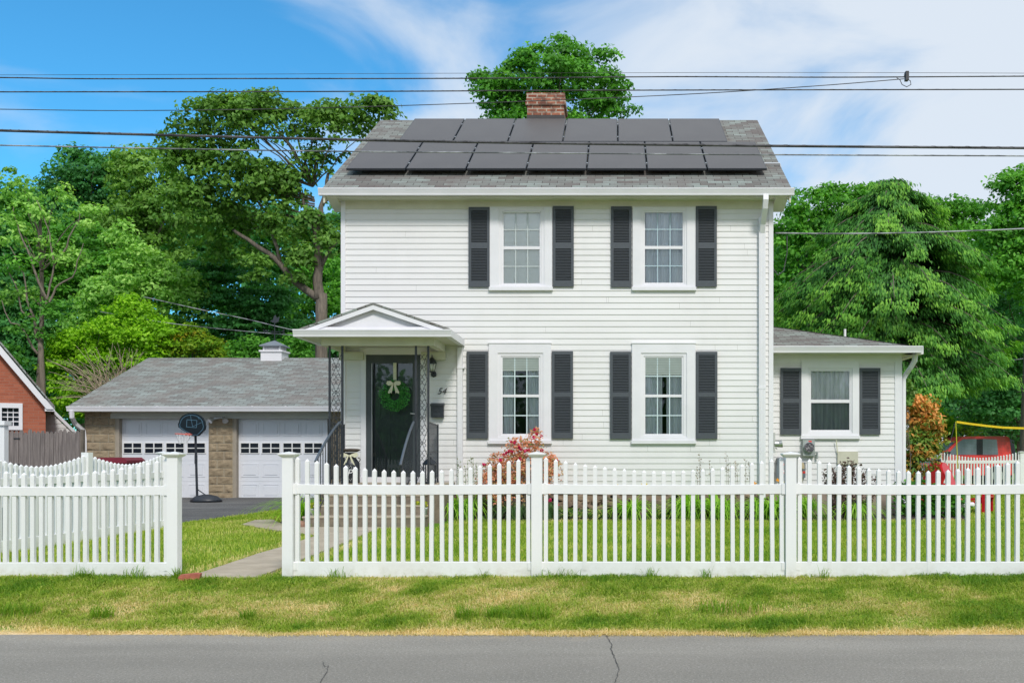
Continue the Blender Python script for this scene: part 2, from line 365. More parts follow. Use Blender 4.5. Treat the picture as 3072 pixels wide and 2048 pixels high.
DRIVE = [(-20, 7.7), (-8.6, 7.7), (-8.4, 12.5), (-8.1, 14.5), (-7.55, 15.6), (-7.24, 16.3), (-6.9, 17.8), (-6.63, 19.6), (-6.3, 22), (-6.1, 25.9), (-20, 25.9)]
poly_sheet('driveway', DRIVE, .012, asphalt('drive_asphalt', (.105, .105, .108), (.17, .165, .155), .5))
PATH = [(-4.10, 9.42), (-3.42, 9.42), (-3.50, 11.0), (-3.52, 14.85), (-4.8, 14.85), (-5.3, 15.6), (-5.75, 16.5), (-6.0, 16.4), (-5.85, 15.4), (-5.0, 14.35), (-4.12, 13.6), (-4.16, 12.2), (-4.2, 11.6)]
poly_sheet('path', PATH, .022, CONC, thick=.06)
BED = [(-3.0, 16.5), (-1, 16.42), (1.2, 16.5), (2.6, 16.4), (5.4, 16.5), (5.9, 16.55), (6.15, 17.4), (6.4, 20.5), (5.2, 20.5), (5.1, 17.92), (-3.0, 17.3)]
poly_sheet('mulch_bed', BED, .02, MULCH, thick=.04)
poly_sheet('mulch_bed', [(-5.35, 15.2), (-4.85, 15.2), (-4.8, 17.2), (-5.5, 17.2)], .02, MULCH, thick=.04)
# ---------------------------------------------------------------- house
ZW = 17.27; ZG = 17.9                     # main front wall, side wing wall
house = thing('house', 'white two-storey clapboard house with dark shutters, gabled porch and low side wing', 'house', (-1.05, 17.27, 0))
HO = (-1.05, 17.27, 0)
def hp(mb, name, mats, parent=None, smooth=False):     # a part of the house (built in world coordinates, kept relative to the house's origin)
    return mb.build(name, mats, parent or house, smooth, HO)
def rel(o): o.location = o.location-Vector(HO); return o
EXP = .1036
def siding(m, x0, x1, z0, z1, holes=(), f=lambda u, d, z: (u, d, z), exp=EXP, clip=None, lip=.013):
    n = int(math.ceil((z1-z0)/exp-1e-6))
    for i in range(n):
        a = z0+i*exp; b = min(a+exp, z1); segs = [(x0, x1)]
        if clip:
            c = clip((a+b)/2)
            if c[1]-c[0] < .05: continue
            segs = [c]
        for (hx0, hx1, hz0, hz1) in holes:
            if min(b, hz1)-max(a, hz0) > .5*(b-a):
                ns = []
                for s0, s1 in segs:
                    if hx1 <= s0 or hx0 >= s1: ns.append((s0, s1)); continue
                    if hx0 > s0: ns.append((s0, hx0))
                    if hx1 < s1: ns.append((hx1, s1))
                segs = ns
        for s0, s1 in segs:
            m.quad(f(s0, -lip, a+.0), f(s1, -lip, a), f(s1, -.001, b), f(s0, -.001, b))
            m.quad(f(s0, .0, a), f(s1, .0, a), f(s1, -lip, a), f(s0, -lip, a))
XL, XR, ZS0, ZFR, ZSOF = -4.797, 2.698, .487, 5.43, 5.572
GX = 5.12                                  # wing's right corner
# window openings in pixels: casing, frame, glass, meeting rail, style
WIN = {
 'UL': dict(c=(1470, 622, 1657, 867), f=(1497, 626, 1633.5, 857), g=(1511, 639, 1619, 850), r=(739, 748), Z=ZW, st='shade'),
 'UR': dict(c=(1898, 622, 2086, 867), f=(1922, 626, 2060, 857), g=(1935, 638, 2048, 848), r=(738, 747), Z=ZW, st='sheer'),
 'LL': dict(c=(1467, 1030.6, 1653.6, 1325.4), f=(1494, 1059, 1630, 1311), g=(1508, 1073, 1616.6, 1300.6), r=(1183, 1191), Z=ZW, st='gapl'),
 'LR': dict(c=(1896, 1031, 2086, 1325.4), f=(1923, 1059, 2060, 1311), g=(1936, 1073, 2045, 1300.6), r=(1183, 1191), Z=ZW, st='gaps'),
 'WG': dict(c=(2403, 1087, 2576.5, 1311), f=(2423, 1104, 2556, 1298.6), g=(2433, 1113, 2548, 1289), r=(1198, 1208), Z=ZG, st='wing'),
}
def rect(r, Z): return (px(r[0], Z), px(r[2], Z), pz(r[3], Z), pz(r[1], Z))
def ring(m, o, i, y0, y1):                 # rectangular frame: outer and inner (x0,x1,z0,z1)
    m.box(o[0], i[0], y0, y1, o[2], o[3]); m.box(i[1], o[1], y0, y1, o[2], o[3])
    m.box(i[0], i[1], y0, y1, i[3], o[3]); m.box(i[0], i[1], y0, y1, o[2], i[2])
DOOR = (px(1099, ZW), px(1262.6, ZW), .66, pz(1064, ZW))
holes = [rect(WIN[k]['f'], ZW) for k in ('UL', 'UR', 'LL', 'LR')]+[DOOR]
m = M(); siding(m, XL, XR, ZS0, 5.56, holes, lambda u, d, z: (u, ZW+d, z)); 
for i in range(60):                                                # butt joints between siding lengths
    row = random.randrange(2, 46); u = random.uniform(XL+.4, XR-.3); z = ZS0+row*EXP
    if any(h[0]-.25 < u < h[1]+.25 and h[2]-.2 < z < h[3]+.2 for h in holes): continue
    m.mat(1).quad((u, ZW-.0145, z+.002), (u+.0035, ZW-.0145, z+.002), (u+.0035, ZW-.0025, z+EXP-.004), (u, ZW-.0025, z+EXP-.004)); m.mat(0)
hp(m, 'front_wall', [W_SID, mat('siding_joint', (.40, .40, .38), .8)])
ZB = ZW+7.4; ZR = (ZW+ZB)/2; RZ = 8.22; EZ = 5.70; EY = 16.87; SL = (RZ-EZ)/(ZR-EY)
def gclip(z):
    if z < 5.57: return (ZW, ZB)
    t = (z-5.57)/(SL); return (ZW+t-.3, ZB-t+.3) if ZB-t+.3 > ZW+t-.3 else (0, 0)
m = M(); siding(m, ZW, ZB, ZS0, 8.05, (), lambda u, d, z: (XR-d, u, z), clip=gclip)
siding(m, ZW, ZB, ZS0, 8.05, (), lambda u, d, z: (XL+d, ZW+ZB-u, z), clip=gclip)
siding(m, XL, XR, ZS0, 5.57, (), lambda u, d, z: (XL+XR-u, ZB-d, z)); hp(m, 'side_wall', W_SID)
for q in ((XL-.02, px(1037, ZW), ZW-.024, ZW+.08), (px(2306, ZW), XR+.02, ZW-.024, ZW+.08), (XL-.02, XL+.08, ZB-.08, ZB+.02), (XR-.08, XR+.02, ZB-.08, ZB+.02)):
    m = M(); m.box(*q, ZS0, 5.57); hp(m, 'corner_board', W_TRIM)
m = M(); m.box(px(1037, ZW), px(2306, ZW), ZW-.02, ZW+.02, ZFR, 5.575); hp(m, 'frieze_board', W_SOFF)
# stone foundation
m = M(); m.box(XL+.03, XR-.03, ZW+.03, ZB-.03, -.3, ZS0+.02)
for i in range(150):
    cx = random.uniform(-2.8, XR-.1); cz = random.uniform(.1, .44); r = random.uniform(.05, .13)
    b = len(m.v); nn_ = 8
    for (rr, yy) in ((1, .03), (.92, -.02), (.55, -.045)):
        for k in range(nn_):
            t = 2*math.pi*k/nn_; q = rr*r*(1+.25*noise.noise((i*3.1, k*.9, 0)))
            m.v.append((cx+q*math.cos(t)*1.25, ZW+yy, min(cz+q*math.sin(t)*.7, ZS0)))
    for j in (0, 1):
        for k in range(nn_): m.f.append([b+j*nn_+k, b+j*nn_+(k+1) % nn_, b+(j+1)*nn_+(k+1) % nn_, b+(j+1)*nn_+k]); m.m.append(0)
    m.f.append([b+2*nn_+k for k in range(nn_)]); m.m.append(0)
fnd = hp(m, 'foundation', [FIELD])
# roof
XA, XB = px(968, EY), px(2374, EY)
m = M(); T = .05
m.prism([(EY, EZ-T), (ZR, RZ-T), (2*ZR-EY, EZ-T), (2*ZR-EY, EZ), (ZR, RZ), (EY, EZ)], XA, XB, 'x'); roof = hp(m, 'roof', SHING)
for side in (-1, 1):
    m = M(); xa = XA if side < 0 else XB
    for q in (0, 1):
        g = lambda y: y if q == 0 else 2*ZR-y
        m.prism([(g(EY+.02), EZ-T-.2), (g(EY+.02), EZ-T-.005), (g(ZR), RZ-T-.005), (g(ZR), RZ-T-.2)], xa-side*.005, xa-side*.03, 'x')
    m.prism([(EY+.04, EZ-T-.08), (ZW+.2, 5.43), (ZW+.2, EZ+.1)], xa-side*.035, (XL-.021 if side < 0 else XR+.021), 'x')     # cornice return
    hp(m, 'rake_board', W_SOFF, roof)
m = M(); m.box(XA+.02, XB-.02, EY+.06, ZW-.021, 5.572, 5.592); m.box(XA+.02, XB-.02, EY+.06, EY+.085, 5.545, EZ-.035); hp(m, 'soffit', W_SOFF, roof)
def gutter_prof(y, z, s=1): return [(y, z), (y+.11, z), (y+.11, z-.115*s), (y+.035, z-.115*s), (y+.03, z-.085*s), (y+.008, z-.03*s), (y+.008, z-.022*s), (y, z-.02*s)]
m = M(); m.prism(gutter_prof(EY-.06, pz(563, EY-.06)), px(953, 16.81), px(2384, 16.81), 'x'); hp(m, 'gutter', W_TRIM, roof)
# chimney
m = M(); ZC = 21.0; cx0, cx1 = px(1581.6, ZC), px(1691.8, ZC); ct = pz(279, ZC)
m.box(cx0, cx1, ZC, ZC+.75, 7.6, ct-.25); m.box(px(1577, ZC), px(1697, ZC), ZC-.035, ZC+.79, ct-.26, ct-.17); m.box(px(1579.5, ZC), px(1694.5, ZC), ZC-.015, ZC+.77, ct-.17, ct)
chim = hp(m, 'chimney', BRICKC)
m = M(); m.box(cx0-.01, cx1+.01, ZC-.012, ZC+.76, 7.8, pz(346, ZC)); hp(m, 'flashing', mat('lead_flashing', (.06, .055, .055), .7), chim)
m = M(); m.box(cx0+.15, cx1-.15, ZC+.12, ZC+.6, ct, ct+.03); hp(m, 'flue', mat('flue_clay', (.2, .1, .07), .9), chim)
# windows and shutters
def curtain(m, x0, x1, z0, z1, y, n, amp=.018):
    b = len(m.v); k = int(n*6)
    for i in range(k+1):
        x = x0+(x1-x0)*i/k; yy = y+amp*math.sin(i/6*2*math.pi+.6*math.sin(i*.37)); m.v += [(x, yy, z0), (x, yy, z1)]
    for i in range(k): m.f.append([b+2*i, b+2*i+2, b+2*i+3, b+2*i+1]); m.m.append(m.k)
def window(k):
    W = WIN[k]; Z = W['Z']; c = rect(W['c'], Z); f = rect(W['f'], Z); g = rect(W['g'], Z); r1, r0 = pz(W['r'][0], Z), pz(W['r'][1], Z)
    m = M(); ring(m, c, f, Z-.038, Z-.004)
    m.box(c[0]-.012, c[1]+.012, Z-.062, Z-.004, c[2]-.03, c[2]+.03)
    if k[0] == 'L': m.box(c[0]-.008, c[1]+.008, Z-.05, Z-.004, c[3], c[3]+.018)
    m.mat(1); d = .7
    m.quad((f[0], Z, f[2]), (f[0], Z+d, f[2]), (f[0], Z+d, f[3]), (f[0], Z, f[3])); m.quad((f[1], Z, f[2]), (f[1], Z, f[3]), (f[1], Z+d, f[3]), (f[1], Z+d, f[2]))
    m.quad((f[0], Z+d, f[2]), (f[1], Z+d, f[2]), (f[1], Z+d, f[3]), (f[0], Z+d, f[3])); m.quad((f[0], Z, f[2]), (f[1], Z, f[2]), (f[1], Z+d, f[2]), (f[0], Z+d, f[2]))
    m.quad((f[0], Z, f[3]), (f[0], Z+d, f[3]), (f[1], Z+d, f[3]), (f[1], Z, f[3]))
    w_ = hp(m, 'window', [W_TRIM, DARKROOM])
    m = M(); e = .028
    ring(m, f, (g[0]-e, g[1]+e, g[2]-e, g[3]+e), Z-.022, Z+.03)
    ring(m, (g[0]-e, g[1]+e, g[2]-e, g[3]+e), g, Z-.008, Z+.03); m.box(g[0], g[1], Z-.004, Z+.02, r0, r1); hp(m, 'sash', W_TRIM, w_)
    m = M(); m.quad((g[0], Z+.012, r1), (g[1], Z+.012, r1), (g[1], Z+.012, g[3]), (g[0], Z+.012, g[3])); hp(m, 'pane', GLASS, w_)
    m = M(); m.quad((g[0], Z+.008, g[2]), (g[1], Z+.008, g[2]), (g[1], Z+.008, r0), (g[0], Z+.008, r0)); hp(m, 'pane', GLASS, w_)
    if k != 'WG':
        m = M(); bw = .0095
        for q in (1/3, 2/3):
            x = g[0]+(g[1]-g[0])*q; m.box(x-bw, x+bw, Z+.0035, Z+.007, g[2], r0); m.box(x-bw, x+bw, Z+.0035, Z+.007, r1, g[3])
        for z in ((r1+g[3])/2, (g[2]+r0)/2): m.box(g[0], g[1], Z+.003, Z+.0075, z-bw, z+bw)
        hp(m, 'grille', {'UL': mat('grille_pale', (.52, .57, .57), .5), 'UR': mat('grille_blue', (.42, .54, .60), .5)}.get(k, BARS), w_)
    yy = Z+(.03 if W['st'] == 'shade' else .055)
    if k == 'WG':
        m = M(); m.quad((g[0], Z-.001, g[2]), (g[1], Z-.001, g[2]), (g[1], Z-.001, r0), (g[0], Z-.001, r0)); hp(m, 'insect_screen', glassmat('insect_screen', (.60, .62, .63), 0), w_)
    if W['st'] == 'shade':
        m = M(); m.box(g[0]-.02, g[1]+.02, yy, yy+.004, g[2]-.02, g[3]+.02); hp(m, 'roller_shade', BLIND, w_)
        m = M(); m.box(g[0]-.01, g[1]+.012, Z-.03, Z+.0, g[3]+.002, g[3]+.022); hp(m, 'shade_rail', WHITEP, w_)
    elif W['st'] == 'sheer':
        m = M(); xm = g[0]+(g[1]-g[0])*.60
        curtain(m, g[0]-.03, g[1]+.03, g[2]-.02, g[3]+.02, yy, 8); hp(m, 'curtain', CURT, w_)
    elif W['st'] in ('gapl', 'gaps'):
        lo, hi = (.33, .66) if W['st'] == 'gapl' else (.47, .585); wd = g[1]-g[0]
        for a, b in ((g[0]-.03, g[0]+wd*lo), (g[0]+wd*hi, g[1]+.03)):
            m = M(); curtain(m, a, b, g[2]-.02, g[3]-.15, yy, max(2, (b-a)*14)); hp(m, 'curtain', CURT, w_)
        zb = pz(1112 if W['st'] == 'gapl' else 1124, Z); m = M(); m.box(g[0]-.02, g[1]+.02, yy-.05, yy-.046, zb, g[3]+.02)
        for q in range(9): m.box(g[0]-.02, g[1]+.02, yy-.056, yy-.05, zb+.035+q*.028, zb+.039+q*.028)
        hp(m, 'blind', mat('blind_beige', (.36, .41, .39), .9), w_)
    else:
        m = M(); curtain(m, g[0]-.03, g[1]+.03, g[2]-.02, g[3]+.02, yy, 9); hp(m, 'curtain', mat('lace_curtain', (.88, .9, .9), .9, (.62, .64, .66), 7, (3, 1, .1)), w_)
    return w_
for k in WIN: window(k)
def shutter(r, Z, mid):
    x0, x1, z0, z1 = rect(r, Z); y0, y1 = Z-.045, Z-.016; m = M(); s = .045
    zm1, zm0 = pz(mid[0], Z), pz(mid[1], Z)
    m.box(x0, x0+s, y0, y1, z0, z1); m.box(x1-s, x1, y0, y1, z0, z1)
    m.box(x0+s, x1-s, y0, y1, z0, z0+.10); m.box(x0+s, x1-s, y0, y1, z1-.06, z1); m.box(x0+s, x1-s, y0, y1, zm0, zm1)
    m.quad((x0+s, y1-.003, z0), (x1-s, y1-.003, z0), (x1-s, y1-.003, z1), (x0+s, y1-.003, z1))
    for a, b in ((z0+.10, zm0), (zm1, z1-.06)):
        n = int((b-a)/.0265); p = (b-a)/n
        for i in range(n):
            z = a+i*p
            m.prism([(y0+.001, z+.001), (y0+.001, z+.008), (y1-.006, z+p*.72), (y1-.006, z+p*.72-.005)], x0+s, x1-s, 'x')
    hp(m, 'shutter', SHUT)
for r in ((1407, 623, 1470, 862), (1659, 620, 1721.6, 861), (1833, 621, 1895, 862), (2087, 620, 2150, 861)): shutter(r, ZW, (730, 747))
for r in ((1401, 1054.5, 1464.6, 1315), (1656, 1054, 1719.4, 1315), (1830.5, 1055, 1893.6, 1316.5), (2087.5, 1055, 2151.5, 1316.5)): shutter(r, ZW, (1178, 1191))
for r in ((2340.6, 1104, 2403, 1303), (2577.6, 1104, 2639.4, 1303)): shutter(r, ZG, (1196, 1209))
# downspouts
def spout(pts, w=.075, parent=None, name='downspout', straps=()):
    m = M(); m.tube(pts, w*.66, 4, True)
    for z in straps: m.box(pts[-2][0]-w*.85, pts[-2][0]+w*.85, pts[-2][1]-w*.55, ZW-.002, z-.012, z+.012)
    return hp(m, name, W_TRIM, parent)
x = px(2285, ZW)
m = M(); m.box(x-.058, x+.056, ZW-.085, ZW-.013, .40, pz(655, ZW)); m.box(x-.064, x+.062, ZW-.09, ZW-.012, pz(1167, ZW), pz(1159, ZW))
m.box(x-.064, x+.062, ZW-.09, ZW-.012, pz(664, ZW), pz(655, ZW))
m.tube([(x+.01, EY+.02, 5.62), (x+.01, EY-.0, 5.50), (x+.01, EY+.06, 5.38), (x, ZW-.12, 5.16), (x, ZW-.05, 5.02)], .062, 4)
for q in (-.03, 0, .03): m.box(x+q-.004, x+q+.004, ZW-.088, ZW-.085, .42, 5.0)
m.tube([(x, ZW-.05, .42), (x, ZW-.08, .22), (x, ZW-.45, .12)], .055, 4); hp(m, 'downspout', W_TRIM)
x = px(1381.5, ZW); m = M(); m.box(x-.045, x+.045, ZW-.07, ZW-.013, .25, pz(1042, ZW)); m.box(x-.05, x+.075, ZW-.078, ZW-.012, pz(1106, ZW), pz(1101, ZW)); hp(m, 'downspout', W_TRIM)
# side wing
m = M(); siding(m, XR, GX, ZS0, pz(1087, ZG), [rect(WIN['WG']['f'], ZG)], lambda u, d, z: (u, ZG+d, z)); hp(m, 'front_wall', W_SID)
m = M(); siding(m, ZG, ZG+5.2, ZS0, 2.96, (), lambda u, d, z: (GX-d, u, z)); siding(m, XR, GX, ZS0, 2.96, (), lambda u, d, z: (XR+GX-u, ZG+5.2-d, z)); hp(m, 'side_wall', W_SID)
m = M(); m.box(px(2684, ZG), GX+.022, ZG-.022, ZG+.08, ZS0, 2.97); hp(m, 'corner_board', W_TRIM)
m = M(); wz = pz(1087, ZG); m.box(XR, px(2684, ZG), ZG-.016, ZG+.02, wz, 2.975)
m.box(px(2403, ZG), px(2576, ZG), ZG-.03, ZG-.016, wz-.03, 2.9); hp(m, 'frieze_board', W_TRIM)
m = M(); m.box(XR+.02, GX-.03, ZG+.02, ZG+5.1, -.3, ZS0+.02); hp(m, 'foundation', mat('foundation_tan', (.34, .27, .22), .95, bump=.5))
zg0 = 3.065; ge = 17.52; gr = 5.34
m = M(); ap = (XR, ge+2.62, zg0+2.62*.285); ap2 = (XR, ZG+5.2+.38-2.62, zg0+2.62*.285); bk = ZG+5.2+.38
m.quad((XR, ge, zg0), (gr, ge, zg0), ap); m.quad((gr, ge, zg0), (gr, bk, zg0), ap2, ap); m.quad((gr, bk, zg0), (XR, bk, zg0), ap2)
m.quad((XR, ge, zg0-.04), (XR, bk, zg0-.04), (gr, bk, zg0-.04), (gr, ge, zg0-.04))
m.quad((XR, ge, zg0-.04), (gr, ge, zg0-.04), (gr, ge, zg0), (XR, ge, zg0)); m.quad((gr, ge, zg0-.04), (gr, bk, zg0-.04), (gr, bk, zg0), (gr, ge, zg0))
wroof = hp(m, 'roof', SHING)
m = M(); a = Vector((gr, ge, zg0)); b = Vector(ap); n = 24
for i in range(n):
    p, q = a+(b-a)*i/n, a+(b-a)*(i+1.08)/n; u = Vector((.07, .07, -.02))*1.1
    m.quad(p+Vector((-.09, -.0, .012)), p+Vector((.0, .09, .012)), q+Vector((0, .09, .016)), q+Vector((-.09, 0, .016)))
hp(m, 'hip_cap', mat('hip_shingle', (.30, .30, .30), .9, (.18, .17, .17), 8, bump=.3), wroof)
m = M(); m.prism(gutter_prof(ge-.08, pz(1037, ge-.08)), XR+.022, px(2774, ge-.08), 'x')
yy = gr+.08; m.prism([(yy, .0), (yy-.11, 0), (yy-.11, -.115), (yy-.04, -.115), (yy, -.02)], ge+.03, bk, 'y')
gt = M(); gt.prism(gutter_prof(ge-.08, pz(1037, ge-.08)), XR+.022, px(2770, ge-.08), 'x'); gt.box(gr-.02, gr+.09, ge+.04, bk, zg0-.13, zg0-.005); hp(gt, 'gutter', W_TRIM, wroof)
m = M(); m.box(XR+.02, gr-.03, ge+.035, ZG-.023, 2.955, 2.972); m.box(GX+.024, gr-.03, ge+.035, bk-.05, 2.955, 2.972); hp(m, 'soffit', W_SOFF, wroof)
m = M(); m.tube([P(2535, 1020, 18.6), P(2535, 987, 18.6)], .022, 8); hp(m, 'vent_pipe', WHITEP, wroof)
m = M(); dx = GX+.075
m.tube([(gr-.0, ZG-.15, 2.96), (gr+.0, ZG-.12, 2.84), (gr-.05, ZG-.05, 2.72), (dx+.06, ZG+.08, 2.63), (dx, ZG+.08, 2.52), (dx, ZG+.08, .5), (dx, ZG+.08, .32), (dx+.03, ZG-.02, .2), (dx+.22, ZG-.35, .14)], .05, 6); hp(m, 'downspout', W_TRIM)
# ---------------------------------------------------------------- porch (part of the house)
PY = 16.2                                                   # plane of the iron posts
PXL, PXR = -4.83, -2.985
m = M()
for (y0, z) in ((14.95, .21), (15.2, .36), (15.55, .51)): pass
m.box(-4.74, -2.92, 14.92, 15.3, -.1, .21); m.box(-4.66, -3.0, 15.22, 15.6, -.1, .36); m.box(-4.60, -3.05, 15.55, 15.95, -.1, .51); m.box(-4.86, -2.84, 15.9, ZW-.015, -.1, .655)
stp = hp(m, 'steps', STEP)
m = M()
for (a, b, y, z) in ((-4.74, -2.92, 14.92, .21), (-4.66, -3.0, 15.22, .36), (-4.60, -3.05, 15.55, .51), (-4.86, -2.84, 15.9, .655)): m.box(a-.01, b+.01, y-.012, y+.33 if z < .6 else ZW-.016, z, z+.022)
hp(m, 'tread', CONC, stp)
# door
d = DOOR; m = M(); c0, c1 = px(1084, ZW), px(1278, ZW)
m.box(c0, d[0], ZW-.035, ZW-.003, .66, d[3]); m.box(d[1], c1, ZW-.035, ZW-.003, .66, d[3]); m.box(c0-.02, c1+.02, ZW-.045, ZW-.003, d[3], pz(1044, ZW)); m.box(c0-.02, c1+.02, ZW-.13, ZW-.003, .62, pz(1430, ZW))
hp(m, 'door_casing', W_TRIM)
m = M(); d2 = (d[0]+.11, d[1]-.14, d[2]+.08, d[3]-.15)
m.box(d[0], d[1], ZW+.05, ZW+.09, d[2], d[3])
xm = (d2[0]+d2[1])/2
for (za, zb) in ((.86, 1.62), (1.78, 2.36)):
    for (a, b) in ((d2[0]+.10, xm-.05), (xm+.05, d2[1]-.08)):
        ring(m, (a, b, za, zb), (a+.03, b-.03, za+.03, zb-.03), ZW+.038, ZW+.05); m.box(a+.06, b-.06, ZW+.042, ZW+.05, za+.06, zb-.06)
dr = hp(m, 'front_door', DOORM)
m = M(); ring(m, d, d2, ZW-.02, ZW+.02); hp(m, 'storm_door_frame', DOORM, dr)
m = M(); m.box(d2[0]-.012, d2[0]-.004, ZW-.024, ZW-.02, d2[2], d2[3]); m.box(d2[0], d2[1], ZW-.024, ZW-.02, d2[2]-.008, d2[2]); hp(m, 'storm_edge_highlight', ALU, dr)  # bright metal strips standing in for the highlight on the storm door's edge
m = M(); m.quad((d2[0], ZW-.002, d2[2]), (d2[1], ZW-.002, d2[2]), (d2[1], ZW-.002, d2[3]), (d2[0], ZW-.002, d2[3])); hp(m, 'storm_pane', GLASSD, dr)
m = M(); hx = px(1249, ZW); m.box(hx-.012, hx+.014, ZW-.035, ZW-.02, pz(1262, ZW), pz(1229, ZW)); m.tube([(hx, ZW-.04, pz(1241, ZW)), (hx, ZW-.07, pz(1241, ZW)), (hx-.09, ZW-.07, pz(1240, ZW))], .009, 8); hp(m, 'door_handle', ALU, dr)
# porch roof: front gable with wrap-round gutter
gy = 15.8; gxl, gxr = px(877, gy), px(1352, gy); zt = pz(987, gy); zb_ = zt-.118
pk = px(1120, 15.88); pkz = pz(908, 15.88); rx0, rx1 = px(905, 15.88), px(1343, 15.88); rz = pz(983, 15.88)
m = M(); t = .035
m.prism([(rx0-.03, rz-.01), (pk, pkz), (rx1+.03, rz-.01), (rx1+.03, rz-.01-t), (pk, pkz-t), (rx0-.03, rz-.01-t)], 15.86, ZW-.001, 'y')
m.prism([(gxl+.1, zt-.03), (rx0, rz-.02), (rx0+.3, rz-.02), (rx1-.3, rz-.02), (rx1, rz-.02), (gxr-.02, zt-.03)], 15.95, ZW-.001, 'y')
m.prism([(gxr-.03, zt-.035), (rx1-.05, rz+.0), (rx1-.05, rz-.03), (gxr-.03, zt-.055)], 15.9, ZW-.001, 'y')
pr = hp(m, 'porch_roof', SHING)
m = M()
ww = .075
m.prism([(rx0, rz-.012-t), (pk, pkz-t-.002), (pk, pkz-t-ww), (rx0+.19, rz-.012-t)], 15.865, 15.90, 'y'); m.prism([(rx1-.19, rz-.012-t), (pk, pkz-t-ww), (pk, pkz-t-.002), (rx1, rz-.012-t)], 15.865, 15.90, 'y')
hp(m, 'rake_board', W_TRIM, pr)
m = M(); m.prism([(rx0+.05, rz-.05), (pk, pkz-.07), (rx1-.05, rz-.05)], 15.96, 15.99, 'y'); ii = .24
m.prism([(rx0+.42, rz-.045), (pk, pkz-.18), (rx1-.42, rz-.045)], 15.945, 15.96, 'y'); hp(m, 'pediment', W_TRIM, pr)
m = M(); m.prism(gutter_prof(gy, zt), gxl, gxr, 'x')
m.box(gxr-.09, gxr-.002, gy+.1, ZW-.002, zb_+.002, zt-.001); m.box(gxl+.002, gxl+.09, gy+.1, ZW-.002, zb_+.002, zt-.001)
m.box(px(908, gy), px(1350, gy)-.12, gy+.08, gy+.10, zt-.01, zt+.045); hp(m, 'gutter', W_TRIM, pr)
m = M(); m.box(gxl+.09, gxr-.09, gy+.11, ZW-.002, zb_+.012, zb_+.03); hp(m, 'porch_ceiling', W_SOFF, pr)
m = M(); m.box(PXL, PXR, PY-.06, PY+.05, 2.936, zb_+.012); m.box(PXL, PXL+.11, PY+.05, ZW-.1, 2.938, zb_+.012); m.box(PXR-.11, PXR, PY+.05, ZW-.1, 2.938, zb_+.012)
m.box(PXL-.0, PXL+.42, ZW-.1, ZW-.014, 2.80, 2.936); m.box(PXR-.42, PXR+.0, ZW-.1, ZW-.014, 2.80, 2.936); hp(m, 'beam', W_SOFF, pr)
# ornamental iron posts
FZ = .677
def arc(cx, cz, r, a0, a1, y, n=10): return [(cx+r*math.cos(a0+(a1-a0)*i/n), y, cz+r*math.sin(a0+(a1-a0)*i/n)) for i in range(n+1)]
def iron_post(x0, x1):
    m = M(); b = .016
    for x in (x0, x1): m.box(x-b, x+b, PY-b, PY+b, FZ, 2.936)
    o = hp(m, 'porch_post', BLACK); m = M(); xm = (x0+x1)/2; hw = (x1-x0)/2-b; n = 5; u = (2.80-FZ-.05)/n; r = .0045
    for i in range(n):
        z0 = FZ+.05+i*u; zc = z0+u/2
        for s in (-1, 1):
            m.tube([(xm-s*hw, PY, z0), (xm, PY, zc), (xm-s*hw, PY, z0+u)], r, 5); m.tube([(xm, PY, zc+.0), (xm+s*.01, PY, zc)], r, 5)
            for q in (-1, 1):
                m.tube(arc(xm+s*.031, zc+q*.033, .027, math.pi*.5*q+s*0, math.pi*.5*q+s*q*(-1)*4.6, PY), r, 5)
                m.tube(arc(xm+s*.045, z0+(u if q > 0 else 0)-q*.045, .04, math.pi*(.5 if q > 0 else -.5), math.pi*(.5 if q > 0 else -.5)+s*q*3.9, PY), r, 5)
    hp(m, 'scroll_panel', BLACK, o); return o
xa, xb, xc_, xd = px(989, PY), px(1027, PY), px(1248, PY), px(1285, PY)
iron_post(xa, xb); iron_post(xc_, xd)
for s, x in ((-1, xa), (1, xd)):
    m = M(); y1 = 17.05; zt1 = 1.69; zt2 = 1.66
    m.tube([(x, PY+.02, zt1), (x, y1, zt2)], .013, 4); m.tube([(x, PY+.02, .76), (x, y1, .76)], .01, 4); m.box(x-.014, x+.014, y1-.014, y1+.014, FZ, zt2+.02)
    m.tube([(x, PY+.02, 1.2), (x, y1, 1.2)], .006, 4)
    for i in range(1, 9): y = PY+(y1-PY)*i/9; m.box(x-.006, x+.006, y-.006, y+.006, .76, zt1-.004*i)
    hp(m, 'porch_railing', BLACK)
RAIL = mat('iron_handrail', (.10, .12, .15), .35, spec=.6)
def handrail(x, y0, y1, z0, z1, zf, parent=None):
    m = M(); pts = []
    for i in range(13):
        t = i/12; y = y0+(y1-y0)*t; z = z0+(z1-z0)*(t*t*.35+t*.65) if t < 1 else z1; pts.append((x-.02*t, y, z))
    m.tube(pts, .021, 6); o = hp(m, 'handrail', RAIL); m = M()
    m.box(x-.03, x+.0, y1+.06, y1+.09, zf, pts[-2][2]-.01)
    for i in range(1, 9):
        y = y0+(y1+.09-y0)*i/9; t = (y-y0)/(y1-y0); z = z0+(z1-z0)*(t*t*.35+t*.65); zz = .66-(PY-.3-y)*.38 if y < PY-.3 else .68
        m.box(x-.016, x-.005, y-.006, y+.006, max(zz+.06, zf+.06), z-.01)
    m.tube([(x-.01, y0, .76), (x-.01, PY-.3, .74), (x-.01, y1+.08, zf+.1)], .009, 4)
    hp(m, 'baluster', BLACK, o)
handrail(px(1020, PY), PY, 14.95, 1.69, 1.06, .21); handrail(px(1241, PY), PY, 15.3, 1.69, 1.0, .36)
# ---------------------------------------------------------------- things fixed to or standing on the porch
Yw = ZW-.014
def pt(name, label, cat, x, y, z, group=None): return thing(name, label, cat, (x, y, z), 0, group)
